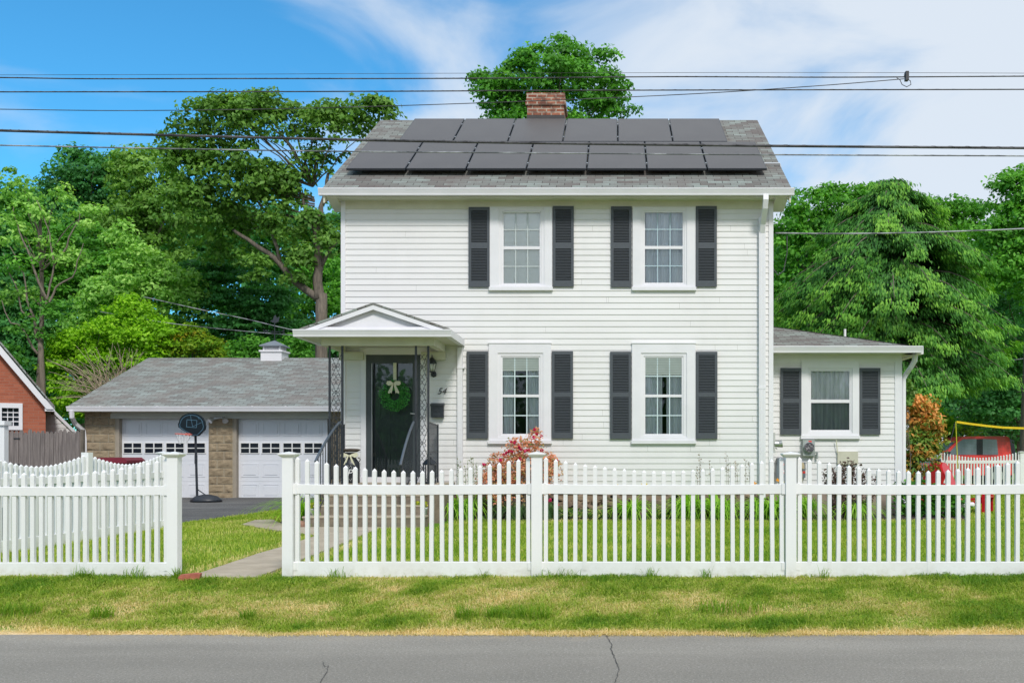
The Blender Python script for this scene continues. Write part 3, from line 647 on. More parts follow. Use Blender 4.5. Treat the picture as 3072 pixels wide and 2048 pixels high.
# house number
me = text_mesh('54', .155, .35); me.materials.append(BLACK); o = link('house_number', me); o.location = (px(1325, ZW), ZW-.02, pz(1174, ZW)); o.rotation_euler = (math.pi/2, 0, 0)
tag(o, 'dark italic number 54 fixed to the siding above the mailbox', 'house number')
# mailbox
r = rect((1295.5, 1208.5, 1333, 1252.5), ZW); X0 = (r[0]+r[1])/2; t = pt('mailbox', 'black wall mailbox below the house number', 'mailbox', X0, ZW-.013, r[2])
w2 = (r[1]-r[0])/2; h2 = r[3]-r[2]
m = M(); m.box(-w2, w2, -.09, 0, 0, h2-.03); m.build('box', BLACK, t)
m = M(); m.prism([(-.105, h2-.06), (-.105, h2-.035), (0, h2+.0), (0, h2-.05)], -w2-.008, w2+.008, 'x'); m.build('lid', BLACK, t)
me = text_mesh('MAIL', .062, 0, .002); me.materials.append(mat('worn_iron', (.07, .085, .1), .5)); o = link('lettering', me, t); o.location = (0, -.091, .055); o.rotation_euler = (math.pi/2, 0, 0)
# wall lantern
lx = px(1300, ZW); lz = pz(1132, ZW); t = pt('wall_lantern', 'black carriage lantern mounted on the siding right of the door', 'lantern', lx, ZW-.013, lz)
m = M(); m.lathe([(.0, 0), (.045, .02), (.05, .06), (.04, .10), (0, .105)], (.01, -.012, 0), 14, 1, .3); m.tube([(.01, -.02, .06), (0, -.09, .03), (0, -.11, .08)], .01, 6); m.build('bracket', BLACK, t)
m = M(); m.lathe([(.035, .08), (.05, .095)], (0, -.11, 0), 6); m.lathe([(.082, .235), (.085, .25), (.05, .30), (.02, .335), (.012, .34), (.006, .38), (0, .385)], (0, -.11, 0), 12)
for k in range(6):
    a = k*math.pi/3; m.tube([(.042*math.cos(a), -.11+.042*math.sin(a), .09), (.075*math.cos(a), -.11+.075*math.sin(a), .238)], .005, 4)
m.build('cage', BLACK, t)
m = M(); m.lathe([(.028, .095), (.045, .15), (.055, .22), (.03, .23)], (0, -.11, 0), 12); m.build('lamp_glass', mat('frosted_glass', (.72, .74, .66), .3), t, True)
# wreath
wx, wz_ = px(1187, ZW), pz(1187, ZW); t = pt('wreath', 'green boxwood wreath with cream ribbon hanging on the front door', 'wreath', wx, ZW-.06, wz_)
def leafcloud(name, C, size, material, parent=None, aspect=.55, tint=None, up=None, off=None, jit=.3, nrm=None):
    C = np.asarray(C, float); n = len(C); size = np.full(n, size) if np.isscalar(size) else np.asarray(size)
    size = size*rng.uniform(1-jit, 1+jit, n)
    a = rng.normal(size=(n, 3))
    if nrm is not None: nn = nrm+.65*rng.normal(size=(n, 3))
    else: nn = rng.normal(size=(n, 3)); nn[:, 2] = np.abs(nn[:, 2])*1.1+.25
    if up is not None: a = a*.35+np.asarray(up)
    nn /= np.linalg.norm(nn, axis=1)[:, None]
    a -= nn*np.sum(a*nn, 1)[:, None]; a /= np.linalg.norm(a, axis=1)[:, None]; b = np.cross(nn, a)
    s = size[:, None]
    v = np.stack([C-a*s*.5, C+b*s*.5*aspect-a*s*.05+nn*s*.08, C+a*s*.5-nn*s*.06, C-b*s*.5*aspect-a*s*.05+nn*s*.08], 1).reshape(-1, 3)
    if off is not None: v = v-np.asarray(off)
    me = bpy.data.meshes.new(name); me.vertices.add(4*n); me.vertices.foreach_set('co', v.ravel())
    me.loops.add(4*n); me.loops.foreach_set('vertex_index', np.arange(4*n)); me.polygons.add(n)
    me.polygons.foreach_set('loop_start', np.arange(n)*4); me.polygons.foreach_set('loop_total', np.full(n, 4))
    me.materials.append(material); me.update(calc_edges=True)
    if tint is None: tint = rng.uniform(0, 1, n)
    at = me.attributes.new('tint', 'FLOAT', 'FACE'); at.data.foreach_set('value', np.clip(tint, 0, 1))
    return link(name, me, parent)
n = 2600; a = rng.uniform(0, 2*np.pi, n); rr = .18+.095*rng.uniform(-1, 1, n); C = np.stack([rr*np.cos(a), -rng.uniform(0, .07, n), rr*np.sin(a)*1.0], 1)
leafcloud('foliage', C, .026, L_WREATH, t)
m = M(); m.box(-.028, .028, -.006, 0, .18, pz(1089, ZW)-wz_)
for s in (-1, 1):
    m.prism([(0, .21), (s*.05, .25), (s*.11, .245), (s*.125, .20), (s*.09, .17), (s*.03, .18)], -.11, -.085, 'y')
    m.prism([(0, .2), (s*.03, .19), (s*.10, .05), (s*.085, .03), (s*.05, .05), (s*.035, .03)], -.10, -.09, 'y')
m.build('ribbon', CREAM, t)
# milk can with bow and monogram
mx_, my_ = px(1053, 16.75), 16.75; t = pt('milk_can', 'black milk can with cream bow and white wreath monogram standing beside the door', 'milk can', mx_, my_, FZ)
m = M(); m.lathe([(.13, 0), (.145, .01), (.145, .30), (.14, .34), (.085, .42), (.08, .47), (.10, .50), (.105, .52), (.085, .52)], (0, 0, 0), 24); m.build('body', BLACK, t, True)
m = M(); m.lathe([(.10, .53), (.155, .555), (.155, .57), (.10, .58), (0, .585)], (0, 0, 0), 20); m.tube([(-.13, 0, .35), (-.16, -.0, .4), (-.12, 0, .43)], .008, 6); m.tube([(.13, 0, .35), (.16, -.0, .4), (.12, 0, .43)], .008, 6); m.build('lid', mat('rusty_lid', (.10, .075, .06), .7), t, True)
m = M()
for s in (-1, 1):
    m.prism([(0, .47), (s*.06, .50), (s*.13, .52), (s*.15, .46), (s*.10, .43)], -.115, -.10, 'y'); m.prism([(0, .47), (s*.03, .46), (s*.10, .30), (s*.05, .33), (s*.02, .42)], -.125, -.112, 'y')
m.build('bow', CREAM, t)
me = text_mesh('P', .17, .3, .002); me.materials.append(WHITEP); o = link('monogram', me, t); o.location = (.01, -.150, .17); o.rotation_euler = (math.pi/2, 0, 0)
m = M()
for k in range(34):
    a = 2*math.pi*k/34; r0_ = .115+(.012 if k % 2 else -.01); x = r0_*math.cos(a); z = .17+r0_*math.sin(a); y = -math.sqrt(max(.1475**2-x*x, 0))-.002
    dx_, dz_ = .011*math.cos(a+1.2), .011*math.sin(a+1.2); ex, ez = .005*math.cos(a+2.8), .005*math.sin(a+2.8)
    m.quad((x-dx_, y, z-dz_), (x+ex, y-.001, z+ez), (x+dx_, y, z+dz_), (x-ex, y-.001, z-ez))
m.build('wreath_print', WHITEP, t)
# floor lantern
lx, ly = px(1289, 16.5), 16.5; t = pt('floor_lantern', 'black metal candle lantern standing at the right end of the porch floor', 'lantern', lx, ly, FZ)
m = M(); s = .085; m.box(-s-.01, s+.01, -s-.01, s+.01, 0, .03)
for a in (-1, 1):
    for b in (-1, 1): m.box(a*s-.008, a*s+.008, b*s-.008, b*s+.008, .03, .31)
m.box(-s-.012, s+.012, -s-.012, s+.012, .31, .325); m.lathe([(s*1.55, .325), (s*.7, .40), (s*.35, .42), (s*.35, .44), (0, .455)], (0, 0, 0), 4); m.tube(arc(0, .46, .035, 0, math.pi, 0), .005, 5); m.build('frame', BLACK, t)
m = M(); m.lathe([(.045, .03), (.045, .17), (0, .18)], (0, 0, 0), 14); m.build('candle', mat('candle_wax', (.75, .68, .42), .5), t, True)
# planters
POT = mat('embossed_white_pot', (.62, .63, .63), .7, (.30, .31, .32), 26, (1, 1, 1), lo=.45, hi=.55)
for lab, x, y, z in (('white patterned pot of yellow-green flowers left of the porch steps', px(941, 15.4), 15.4, .06), ('white patterned pot of yellow-green flowers right of the porch steps', px(1258, 15.45), 15.45, .07)):
    t = pt('planter', lab, 'planter', x, y, z, 'flower pots beside the porch steps'); m = M(); m.lathe([(.07, 0), (.085, .01), (.125, .24), (.135, .25), (.135, .27), (.12, .27), (.11, .24)], (0, 0, 0), 20); m.build('pot', POT, t, True)
    n = 420; a = rng.uniform(0, 6.28, n); r_ = .13*np.sqrt(rng.uniform(0, 1, n)); C = np.stack([r_*np.cos(a), r_*np.sin(a), .27+rng.uniform(0, .09, n)], 1); leafcloud('foliage', C, .03, leafmat('pot_flowers', [(.12, .25, .02), (.4, .5, .03), (.75, .65, .05)]), t)
m = M(); m.lathe([(.05, 0), (.11, .02), (.10, .09), (.05, .13), (0, .14)], (0, 0, 0), 8, 1, .8); o = m.build('rock', mat('brown_rock', (.36, .20, .13), .9, (.2, .12, .09), 8, bump=1, bscale=20)); o.location = (px(899, 14.9), 14.9, .04); tag(o, 'reddish brown rock on the ground left of the bottom porch step', 'rock')
# loose brick by the gap
m = M(); L_, W_, H_ = .10, .05, .028
m.prism([(-L_, -H_), (L_*.9, -H_), (L_, H_*.7), (L_*.55, H_), (-L_*.8, H_*.9), (-L_*.95, H_*.3)], -W_, W_, 'y'); o = m.build('loose_brick', REDBRK); o.location = (px(570, 9.35), 9.35, .035); o.rotation_euler = (0, math.radians(-4), math.radians(12)); tag(o, 'loose red brick lying at the foot of the fence post by the path', 'brick')
# ---------------------------------------------------------------- solar panels
po = .13; nS = Vector((0, -SL, 1)).normalized()
def rp(x, Z, o): p = Vector((x, Z, EZ+(Z-EY)*SL)); return p+nS*o
up_ = Vector((0, 1, SL)).normalized()
order = ['first', 'second', 'third', 'fourth', 'fifth', 'sixth', 'seventh']
def solar(row, i, n, x0, x1, Za, ln):
    a = rp(x0, Za, po); o = thing('solar_panel', f'dark solar panel in the {row} row on the roof, '+('leftmost' if i == 0 else 'rightmost' if i == n-1 else order[i]+' from the left'), 'solar panel', a, 0, 'solar panels on the house roof')
    wdt = x1-x0; th = .035; m = M()
    def q(u, v, w_): return Vector((u, 0, 0))+up_*v+nS*w_
    m.add([q(u, v, w_) for w_ in (-th, 0) for (u, v) in ((0, 0), (wdt, 0), (wdt, ln), (0, ln))], [(0, 3, 2, 1), (4, 5, 6, 7), (0, 1, 5, 4), (1, 2, 6, 5), (2, 3, 7, 6), (3, 0, 4, 7)]); m.build('frame', BLACK, o)
    m = M(); e = .012; m.quad(q(e, e, .0015), q(wdt-e, e, .0015), q(wdt-e, ln-e, .0015), q(e, ln-e, .0015)); m.build('cells', SOLAR, o)
    m = M()
    for v in (.35, 1.35):
        for u in ((wdt,) if i < n-1 else ()): m.add([q(u+du, v+dv, .004+dw) for dw in (-.03, 0) for (du, dv) in ((0, -.02), (.026, -.02), (.026, .02), (0, .02))], [(0, 3, 2, 1), (4, 5, 6, 7), (0, 1, 5, 4), (1, 2, 6, 5), (2, 3, 7, 6), (3, 0, 4, 7)])
    if m.v: m.build('clamp', ALU, o)
xl, xr_ = px(1040.6, 17.45), px(2299.6, 17.45); p = (xr_-xl+.026)/7
for i in range(7): solar('lower', i, 7, xl+i*p, xl+i*p+p-.026, 17.47, 1.82)
xl, xr_ = px(1246.6, 20.6), px(2155.8, 20.6); p = (xr_-xl+.026)/6
for i in range(6): solar('upper', i, 6, xl+i*p, xl+i*p+p-.026, 19.045, 1.83)
m = M()
for v in (17.75, 18.6, 19.3, 20.2): m.box(-4.75 if v < 19 else -4.2, 2.6 if v < 19 else 2.1, v-.015, v+.015, rp(0, v, 0).z+.01, rp(0, v, 0).z+.09)
hp(m, 'panel_rail', BLACK, roof)
m = M(); m.tube([rp(2.62, 18.0, .05), rp(2.95, 18.0, .05), rp(2.97, 18.0, .05)+Vector((0, 0, -.08))], .014, 6); hp(m, 'conduit', ALU, roof)
# ---------------------------------------------------------------- meters and boxes on the wing
GREYB = mat('meter_grey', (.36, .40, .38), .5, (.28, .31, .30), 6); DGREY = mat('box_blue_grey', (.16, .19, .22), .5); LABR = mat('warning_red', (.7, .05, .04), .5)
r = rect((2405, 1318, 2441, 1367), ZG); t = pt('electric_meter', 'grey electric meter box with round glass dial below the wing window', 'meter', (r[0]+r[1])/2, ZG-.013, r[2])
w2 = (r[1]-r[0])/2; hh = r[3]-r[2]; zc = pz(1341, ZG)-r[2]
m = M(); m.box(-w2, w2, -.10, 0, 0, hh); m.tube([(-w2-.04, -.05, .07), (-w2-.07, -.05, .05), (-w2-.07, -.05, -.45)], .022, 8); m.tube([(w2+.0, -.05, .06), (w2+.05, -.05, .06), (w2+.05, -.05, -.05)], .02, 8); m.build('housing', GREYB, t)
m = M(); me_ = M(); 
pts = [(0, -.10, zc), (0, -.16, zc)]; m.tube(pts, .088, 20); m.build('dial', mat('dial_dark', (.09, .085, .10), .15, (.32, .30, .31), 26, lo=.5, hi=.6), t)
m = M(); m.tube([(0, -.10, zc), (0, -.125, zc)], .098, 20); m.build('dial_rim', ALU, t)
m = M(); m.box(-.005, .05, -.102, -.1, hh-.05, hh-.02); m.build('label', LABR, t)
r = rect((2329, 1373, 2362, 1431), ZG); t = pt('junction_box', 'blue-grey electrical box with red warning labels beside the house corner', 'electrical box', (r[0]+r[1])/2, ZG-.013, r[2])
w2 = (r[1]-r[0])/2; hh = r[3]-r[2]; m = M(); m.box(-w2, w2, -.10, 0, 0, hh); m.box(-w2-.02, -w2+.04, -.12, -.1, -.03, hh*.6); m.build('housing', DGREY, t)
m = M(); m.box(-w2+.05, w2-.005, -.103, -.1, hh*.62, hh*.72); m.box(-w2+.06, w2-.005, -.103, -.1, hh*.2, hh*.28); m.box(-w2+.06, w2-.005, -.103, -.1, hh*.36, hh*.40); m.build('label', LABR, t)
m = M(); m.box(-w2+.06, w2-.005, -.104, -.1, hh*.28, hh*.36); m.build('label', WHITEP, t)
r = rect((2391, 1386, 2413, 1432), ZG); t = pt('disconnect_box', 'small dark disconnect box with a red label right of the fence post', 'electrical box', (r[0]+r[1])/2, ZG-.013, r[2]); w2 = (r[1]-r[0])/2; hh = r[3]-r[2]
m = M(); m.box(-w2, w2, -.1, 0, 0, hh); m.build('housing', DGREY, t); m = M(); m.box(w2-.06, w2-.002, -.103, -.1, .08, .12); m.build('label', LABR, t)
r = rect((2389, 1386, 2407, 1405), ZG); t = pt('valve_cover', 'tan plastic valve cover with a hanging strap below the meter', 'valve cover', (r[0]+r[1])/2, ZG-.16, r[2]); w2 = (r[1]-r[0])/2
m = M(); m.prism([(-w2, 0), (w2, 0), (w2, .07), (w2*.7, .11), (-w2*.8, .11), (-w2, .06)], -.05, .04, 'y'); m.build('cover', mat('tan_plastic', (.52, .42, .26), .6), t); m = M(); m.box(.0, .028, -.0, .01, -.24, 0); m.build('strap', mat('strap', (.5, .47, .38), .8), t)
r = rect((2511, 1355, 2572, 1385), ZG); t = pt('utility_panel', 'flat beige utility panel on the wing siding behind the purple shrub', 'utility panel', (r[0]+r[1])/2, ZG-.013, r[2]-.04); w2 = (r[1]-r[0])/2
m = M(); m.box(-w2, w2, -.04, 0, 0, .23); m.build('cover', mat('beige_panel', (.60, .58, .46), .6), t); m = M(); m.tube([(-w2, -.03, .2), (-w2-.03, -.06, .44)], .009, 6); m.build('antenna', CREAM, t)
t = pt('exhaust_vent', 'round metal exhaust vent sticking out beside the house corner board', 'vent', px(2322, ZG-.3), ZG-.35, pz(1331, ZG-.3))
m = M(); m.box(-.02, .01, -.03, .03, -.16, .2); m.build('backing_board', mat('board_grey', (.5, .52, .5), .7), t); m = M(); m.tube([(.0, 0, 0), (.07, 0, 0), (.13, 0, .01)], [.055, .06, .075], 16); m.tube([(.02, 0, -.07), (.05, 0, -.09)], .01, 6); m.build('hood', ALU, t)
t = pt('service_bracket', 'white service bracket with a looped black cable on the house side wall', 'cable bracket', XR+.02, 17.6, pz(775, 17.6))
m = M(); m.box(0, .05, -.04, .04, -.05, .03); m.build('bracket', WHITEP, t); m = M(); m.tube([(.03, 0, -.02), (.05, 0, -.18), (.14, 0, -.30), (.24, -.0, -.22), (.30, 0, .1), (.30, 0, .40)], .009, 6); m.build('cable_loop', WIREM, t)
# ---------------------------------------------------------------- white picket fences
def picket_mesh(w=.038, h=1.02):
    m = M(); s = w/2; m.add([(-s,-s,-h),(s,-s,-h),(s,s,-h),(-s,s,-h),(-s,-s,-.024),(s,-s,-.024),(s,s,-.024),(-s,s,-.024),(0,0,0)],
        [(0,3,2,1),(0,1,5,4),(1,2,6,5),(2,3,7,6),(3,0,4,7),(4,5,8),(5,6,8),(6,7,8),(7,4,8)])
    o = m.build('picket', W_FENCE); me = o.data; bpy.data.objects.remove(o); return me
PICK = picket_mesh()
def post_mesh(cap=True):
    m = M(); s = .0508; m.box(-s, s, -s, s, -.25, 1.165 if cap else 1.20)
    if cap:
        k = [(.052, 1.160), (.060, 1.163), (.066, 1.168), (.075, 1.176), (.080, 1.182), (.083, 1.186), (.083, 1.196), (.0, 1.214)]
        q = [(r*math.sqrt(2), z) for r, z in k]
        m2 = M(); m2.lathe(q, (0, 0, 0), 4)
        a = math.pi/4; m.add([(x*math.cos(a)-y*math.sin(a), x*math.sin(a)+y*math.cos(a), z) for x, y, z in m2.v], m2.f)
    o = m.build('post', W_FENCE); me = o.data; bpy.data.objects.remove(o); return me
POST, POSTN = post_mesh(), post_mesh(False)
def fence(label, pts, tips, rail, brail, nump, capped=None, skip_post=(), zb=0., dips=None, half=False, group='white picket fences'):
    """pts: post positions; tips (near post, mid); one section between each two"""
    root = thing('picket_fence', label, 'fence', (pts[0][0], pts[0][1], 0), 0, group)
    R = Vector((pts[0][0], pts[0][1], 0))
    for i, p in enumerate(pts):
        if i in skip_post: continue
        o = link('post', POST if (capped is None or capped[i]) else POSTN, root); o.location = (p[0]-R.x, p[1]-R.y, zb+gzf(*p)*.0); 
        if i and i < len(pts)-1 or True:
            a = pts[max(i-1, 0)]; b = pts[min(i+1, len(pts)-1)]; o.rotation_euler = (0, 0, math.atan2(b[1]-a[1], b[0]-a[0]))
    for i in range(len(pts)-1):
        a, b = Vector((*pts[i], 0)), Vector((*pts[i+1], 0)); d = (b-a); Ln = d.length; d.normalize(); ang = math.atan2(d.y, d.x)
        n = nump[i]; off = (Ln-(n-1)*Ln/(n+.85))/2; sp_ = (Ln-2*off)/(n-1)
        for k in range(n):
            u = off+k*sp_; t = 2*u/Ln-1; z = tips[1]+(tips[0]-tips[1])*min(1, abs(t)/.96)**1.75
            q = a+d*u; o = link('picket', PICK, root); o.location = (q.x-R.x, q.y-R.y, zb+z+random.uniform(-.002, .002)); o.rotation_euler = (random.gauss(0, .003), random.gauss(0, .0035), ang)
        for z0, z1, nm in ((*rail, 'rail'), (*brail, 'rail')):
            m = M(); rs = 14; e = .0505; hw = .026 if z1 > .5 else .022; b_ = len(m.v)
            for k in range(rs+1):
                u = e+(Ln-2*e)*k/rs; t = 2*u/Ln-1; sag = -.010*(1-t*t) if z1 > .5 else 0
                for (w_, z) in ((-hw, z0), (-hw, z1-.004), (-hw+.004, z1), (hw-.004, z1), (hw, z1-.004), (hw, z0)): m.v.append((u, w_, z+sag))
            for k in range(rs):
                for c in range(6): p0 = b_+k*6+c; p1 = b_+k*6+(c+1) % 6; m.f.append([p0, p0+6, p1+6, p1]); m.m.append(0)
            m.f.append([b_+c for c in range(6)]); m.m.append(0); m.f.append([b_+rs*6+c for c in range(6)][::-1]); m.m.append(0)
            o = m.build('rail', W_FENCE, root); o.location = (a.x-R.x, a.y-R.y, zb); o.rotation_euler = (0, 0, ang)
            for u0, u1 in ((e, e+.036), (Ln-e-.036, Ln-e)):
                m = M(); m.box(u0, u1, -hw-.007, hw+.007, max(z0-.006, .0), z1+.006) if z1 > .5 else m.box(u0, u1, -hw-.007, hw+.007, z1-.08, z1-.005)
                br = m.build('bracket', W_FENCE, o)
    return root
ZF = 9.52
fx = [px(v, ZF) for v in (867, 1611, 2371, 3139, 3905)]
RAILZ = (.813, .903); BR = (.008, .157)
fence('long front run of white picket fence, from the path to the right edge', [(x, ZF) for x in fx], (1.172, 1.032), RAILZ, BR, [25, 25, 25, 25])
fence('short front run of white picket fence left of the path gap', [(px(523, ZF), ZF), (px(-218, ZF), ZF), (px(-966, ZF), ZF)], (1.158, 1.003), (.80, .885), (.008, .15), [27, 27])
SX = [(-6.99, 15.25), (-7.15, 13.35), (-7.34, 11.45), (-7.52, 9.6)]
fence('white picket fence running back along the driveway on the left', SX, (1.178, 1.035), RAILZ, BR, [20, 20, 20], capped=[True, False, True, True])
zf = 30.2
fence('distant white picket fence in front of the red truck', [(px(2816, zf), zf), (px(3064, zf), zf), (px(3312, zf), zf)], (1.2, 1.02), (.85, .94), (.04, .12), [27, 27], group='white picket fences')
fence('short distant stretch of picket fence ending behind the orange shrub', [(px(2802, zf+.1), zf+.1), (px(2700, zf+2), zf+2)], (1.16, 1.0), (.86, .95), (.04, .12), [14])
# ---------------------------------------------------------------- garage
GZ = 25.6
G0 = (-10.5, GZ, 0)
gar = thing('garage', 'detached two-door garage of tan rock-face block with a grey shingle roof', 'garage', G0)
def gp(m, name, mats, parent=None, smooth=False): return m.build(name, mats, parent or gar, smooth, G0)
gxr2 = -5.6; gl = px(254, GZ)
GT = 2.30
m = M(); m.box(gl, gxr2, GZ+.35, GZ+7.6, -.15, GT); gp(m, 'wall', mat('block_wall_plain', (.34, .27, .18), .95, bump=.6))
def pier(x0, x1, z0, z1):
    m = M(); m.mat(1).box(x0, x1, GZ+.0, GZ+.36, z0, z1); m.mat(0); rh = .2135; z = z1; r_ = 0
    while z > z0+.02:
        zb0 = max(z-rh, z0); xs_ = [x0]; wB = .40; x = x0+(wB*.55 if r_ % 2 else wB*1.0)
        while x < x1-.12: xs_.append(x); x += wB
        xs_.append(x1)
        for a, b in zip(xs_[:-1], xs_[1:]):
            g = .007; n1, n2 = 7, 5; b0 = len(m.v)
            for j in range(n2+1):
                for i in range(n1+1):
                    u, v = i/n1, j/n2; e = min(u, 1-u, v, 1-v)*4; dd = .012+min(1, e)*(.018+.03*noise.noise((a*7+u*3, z*9+v*2.5, r_)))
                    m.v.append((a+g+(b-a-2*g)*u, GZ-max(dd, .004), zb0+g+(z-zb0-2*g)*v))
            for j in range(n2):
                for i in range(n1): p = b0+j*(n1+1)+i; m.f.append([p, p+1, p+n1+2, p+n1+1]); m.m.append(0)
        z -= rh; r_ += 1
    gp(m, 'block_pier', [BLOCKM, MORT])
pier(gl, px(346, GZ), -.12, GT); pier(px(626, GZ), px(699, GZ), -.12, pz(1254, GZ)); pier(px(995, GZ), gxr2, -.12, GT)
JB = mat('jamb_tan', (.36, .31, .25), .7)
m = M(); m.box(px(346, GZ), px(357, GZ), GZ+.01, GZ+.3, -.1, pz(1255, GZ)); gp(m, 'door_jamb', JB)
m = M(); m.box(px(699, GZ), px(709, GZ), GZ+.01, GZ+.3, -.1, pz(1255, GZ)); gp(m, 'door_jamb', JB)
m = M(); m.box(px(333, GZ), px(995, GZ), GZ-.03, GZ+.3, pz(1255, GZ), 2.28); gp(m, 'header_beam', mat('header_grey', (.50, .51, .48), .6, dirt=.2))
for (a, b) in ((361, 627), (712, 978)):
    x0, x1 = px(a, GZ+.16), px(b, GZ+.16); z0, z1 = pz(1504, GZ)+.01, pz(1255, GZ); y = GZ+.16; hS = (z1-z0)/4; wC = (x1-x0-.1)/4
    m = M(); m.box(x0, x1, y, y+.04, z0, z1)
    for s in range(1, 4): m.box(x0, x1, y-.004, y, z0+s*hS-.012, z0+s*hS+.002)
    for s in (0, 1, 3):
        for c in range(4):
            c0 = x0+.05+c*wC+.05; c1 = c0+wC-.10; q0, q1 = z0+s*hS+.09, z0+(s+1)*hS-.09
            ring(m, (c0, c1, q0, q1), (c0+.035, c1-.035, q0+.03, q1-.03), y-.010, y); m.box(c0+.06, c1-.06, y-.014, y, q0+.055, q1-.055)
    m.box(x0-.05, x0, y-.04, y, z0, z1); m.box(x1, x1+.05, y-.04, y, z0, z1)
    gd = gp(m, 'garage_door', W_GAR)
    for c in range(4):
        c0 = x0+.05+c*wC+.05; c1 = c0+wC-.10; q0, q1 = pz(1358, GZ), pz(1329, GZ)
        m = M(); ring(m, (c0-.02, c1+.02, q0-.02, q1+.02), (c0, c1, q0, q1), y-.02, y); m.box((c0+c1)/2-.014, (c0+c1)/2+.014, y-.018, y-.006, q0, q1); m.box(c0, c1, y-.017, y-.006, (q0+q1)/2-.012, (q0+q1)/2+.012)
        m.mat(1).box(c0, c1, y-.005, y-.002, q0, q1); gp(m, 'door_window', [WHITEP, mat('garage_pane', (.015, .02, .03), .12, spec=.35)] if c == 0 and a == 361 else [WHITEP, bpy.data.materials['garage_pane']], gd)
gez = pz(1220, 25.15)+.01; gey = 25.15; grd = 29.5; grz = pz(1073, grd); gxl_ = -13.98
m = M(); t = .06; gsl = (grz-gez)/(grd-gey)
nseg = 12; xs_ = np.linspace(gxl_, gxr2+.3, nseg)
m.prism([(gey, gez-t), (grd, grz-t), (2*grd-gey, gez-t), (2*grd-gey, gez), (grd, grz), (gey, gez)], gxl_, gxr2+.3, 'x'); grf = gp(m, 'roof', SHINGG)
for xx in (gxl_, gxr2+.3):
    m = M(); s = -1 if xx < -10 else 1
    m.prism([(gey+.05, gez-t-.14), (gey+.05, gez-t), (grd, grz-t), (2*grd-gey, gez-t), (2*grd-gey, gez-t-.14), (grd, grz-t-.14)], xx-s*.01, xx-s*.03, 'x'); gp(m, 'rake_board', W_TRIM, grf)
m = M(); m.prism([(GZ+.35, 2.2), (grd, grz-.1), (GZ+7.6, 2.2)], gl+.02, gl+.1, 'x'); gp(m, 'gable_wall', W_SID)
m = M(); m.prism(gutter_prof(gey-.09, gez, 1.05), px(200, 25.1), gxr2+.35, 'x'); gp(m, 'gutter', W_TRIM, grf)
for xh in (240, 302, 373, 473, 567, 662, 758, 858): m = M(); m.cbox((px(xh, gey), gey-.03, gez+.012), (.018, .10, .012)); gp(m, 'gutter_hanger', WHITEP, grf)
m = M(); m.box(gxl_+.02, gxr2+.28, gey+.03, GZ+.3, gez-.13, gez-.10); gp(m, 'soffit', W_SOFF, grf)
m = M(); m.tube([(px(214, 25.1), 25.12, 2.25), (px(213, 25.1), 25.14, 2.08), (px(222, 25.3), 25.35, 1.92), (px(247, 25.5), 25.56, 1.74), (px(250, 25.5), 25.56, 1.5), (px(251, 25.5), 25.56, .0)], .062, 6); gp(m, 'downspout', W_TRIM)
m = M()
for s in (-1, 1): x = px(668, GZ); m.tube([(x, GZ-.03, 2.08), (x+s*.14-.05, GZ-.12, 2.06), (x+s*.2-.05, GZ-.2, 1.98)], [.02, .05, .075], 10)
gp(m, 'floodlight', ALU)
# cupola and weather vane
ZQ = 29.3; t = thing('cupola', 'small white louvred cupola with slate cap on the garage ridge', 'cupola', (px(817, ZQ), grd, grz-.05))
m = M(); s = (px(850, ZQ)-px(783, ZQ))/2*.93; m.box(-s, s, -s, s, -.25, .20); m.box(-s-.04, s+.04, -s-.04, s+.04, .20, .25); m.build('base', W_TRIM, t)
s2 = s*.84; zt_ = pz(1039, ZQ)-grz+.05; m = M()
for a in (-1, 1):
    for b in (-1, 1): m.box(a*s2-.04*(a > 0), a*s2+.04*(a < 0), b*s2-.04*(b > 0), b*s2+.04*(b < 0), .25, zt_)
m.box(-s2+.04, s2-.04, -s2+.04, s2-.04, .25, zt_)
for i in range(8): z = .27+i*(zt_-.29)/8; m.prism([(-s2+.0, z), (-s2+.04, z+.045), (-s2+.04, z+.02)], -s2+.04, s2-.04, 'x')
m.build('louvre_box', W_TRIM, t)
m = M(); s3 = s*1.12; m.lathe([(s3*1.41, zt_), (s3*1.41, zt_+.025), (s3*.62, zt_+.13), (0, zt_+.20)], (0, 0, 0), 4); v = m.v; a = math.pi/4; m.v = [(x*math.cos(a)-y*math.sin(a), x*math.sin(a)+y*math.cos(a), z) for x, y, z in v]; m.build('cap', mat('slate_cap', (.20, .23, .27), .6), t)
m = M(); zv = zt_+.18; m.tube([(0, 0, zv), (0, 0, zv+.62)], .012, 6); m.tube([(-.22, 0, zv+.28), (.22, 0, zv+.28)], .008, 5); m.tube([(0, -.22, zv+.28), (0, .22, zv+.28)], .008, 5)
m.prism([(-.14, zv+.60), (-.05, zv+.63), (-.02, zv+.74), (.03, zv+.78), (.06, zv+.68), (.15, zv+.74), (.12, zv+.58), (.03, zv+.54), (-.04, zv+.55)], -.01, .01, 'y'); vane = m.build('weather_vane', BLACK, t)
for ch, lx_ in (('W', -.26), ('E', .27)):
    me = text_mesh(ch, .16, 0, .006); me.materials.append(BLACK); o = link('compass_letter', me, vane); o.location = (lx_, 0, zv+.28); o.rotation_euler = (math.pi/2, 0, 0)
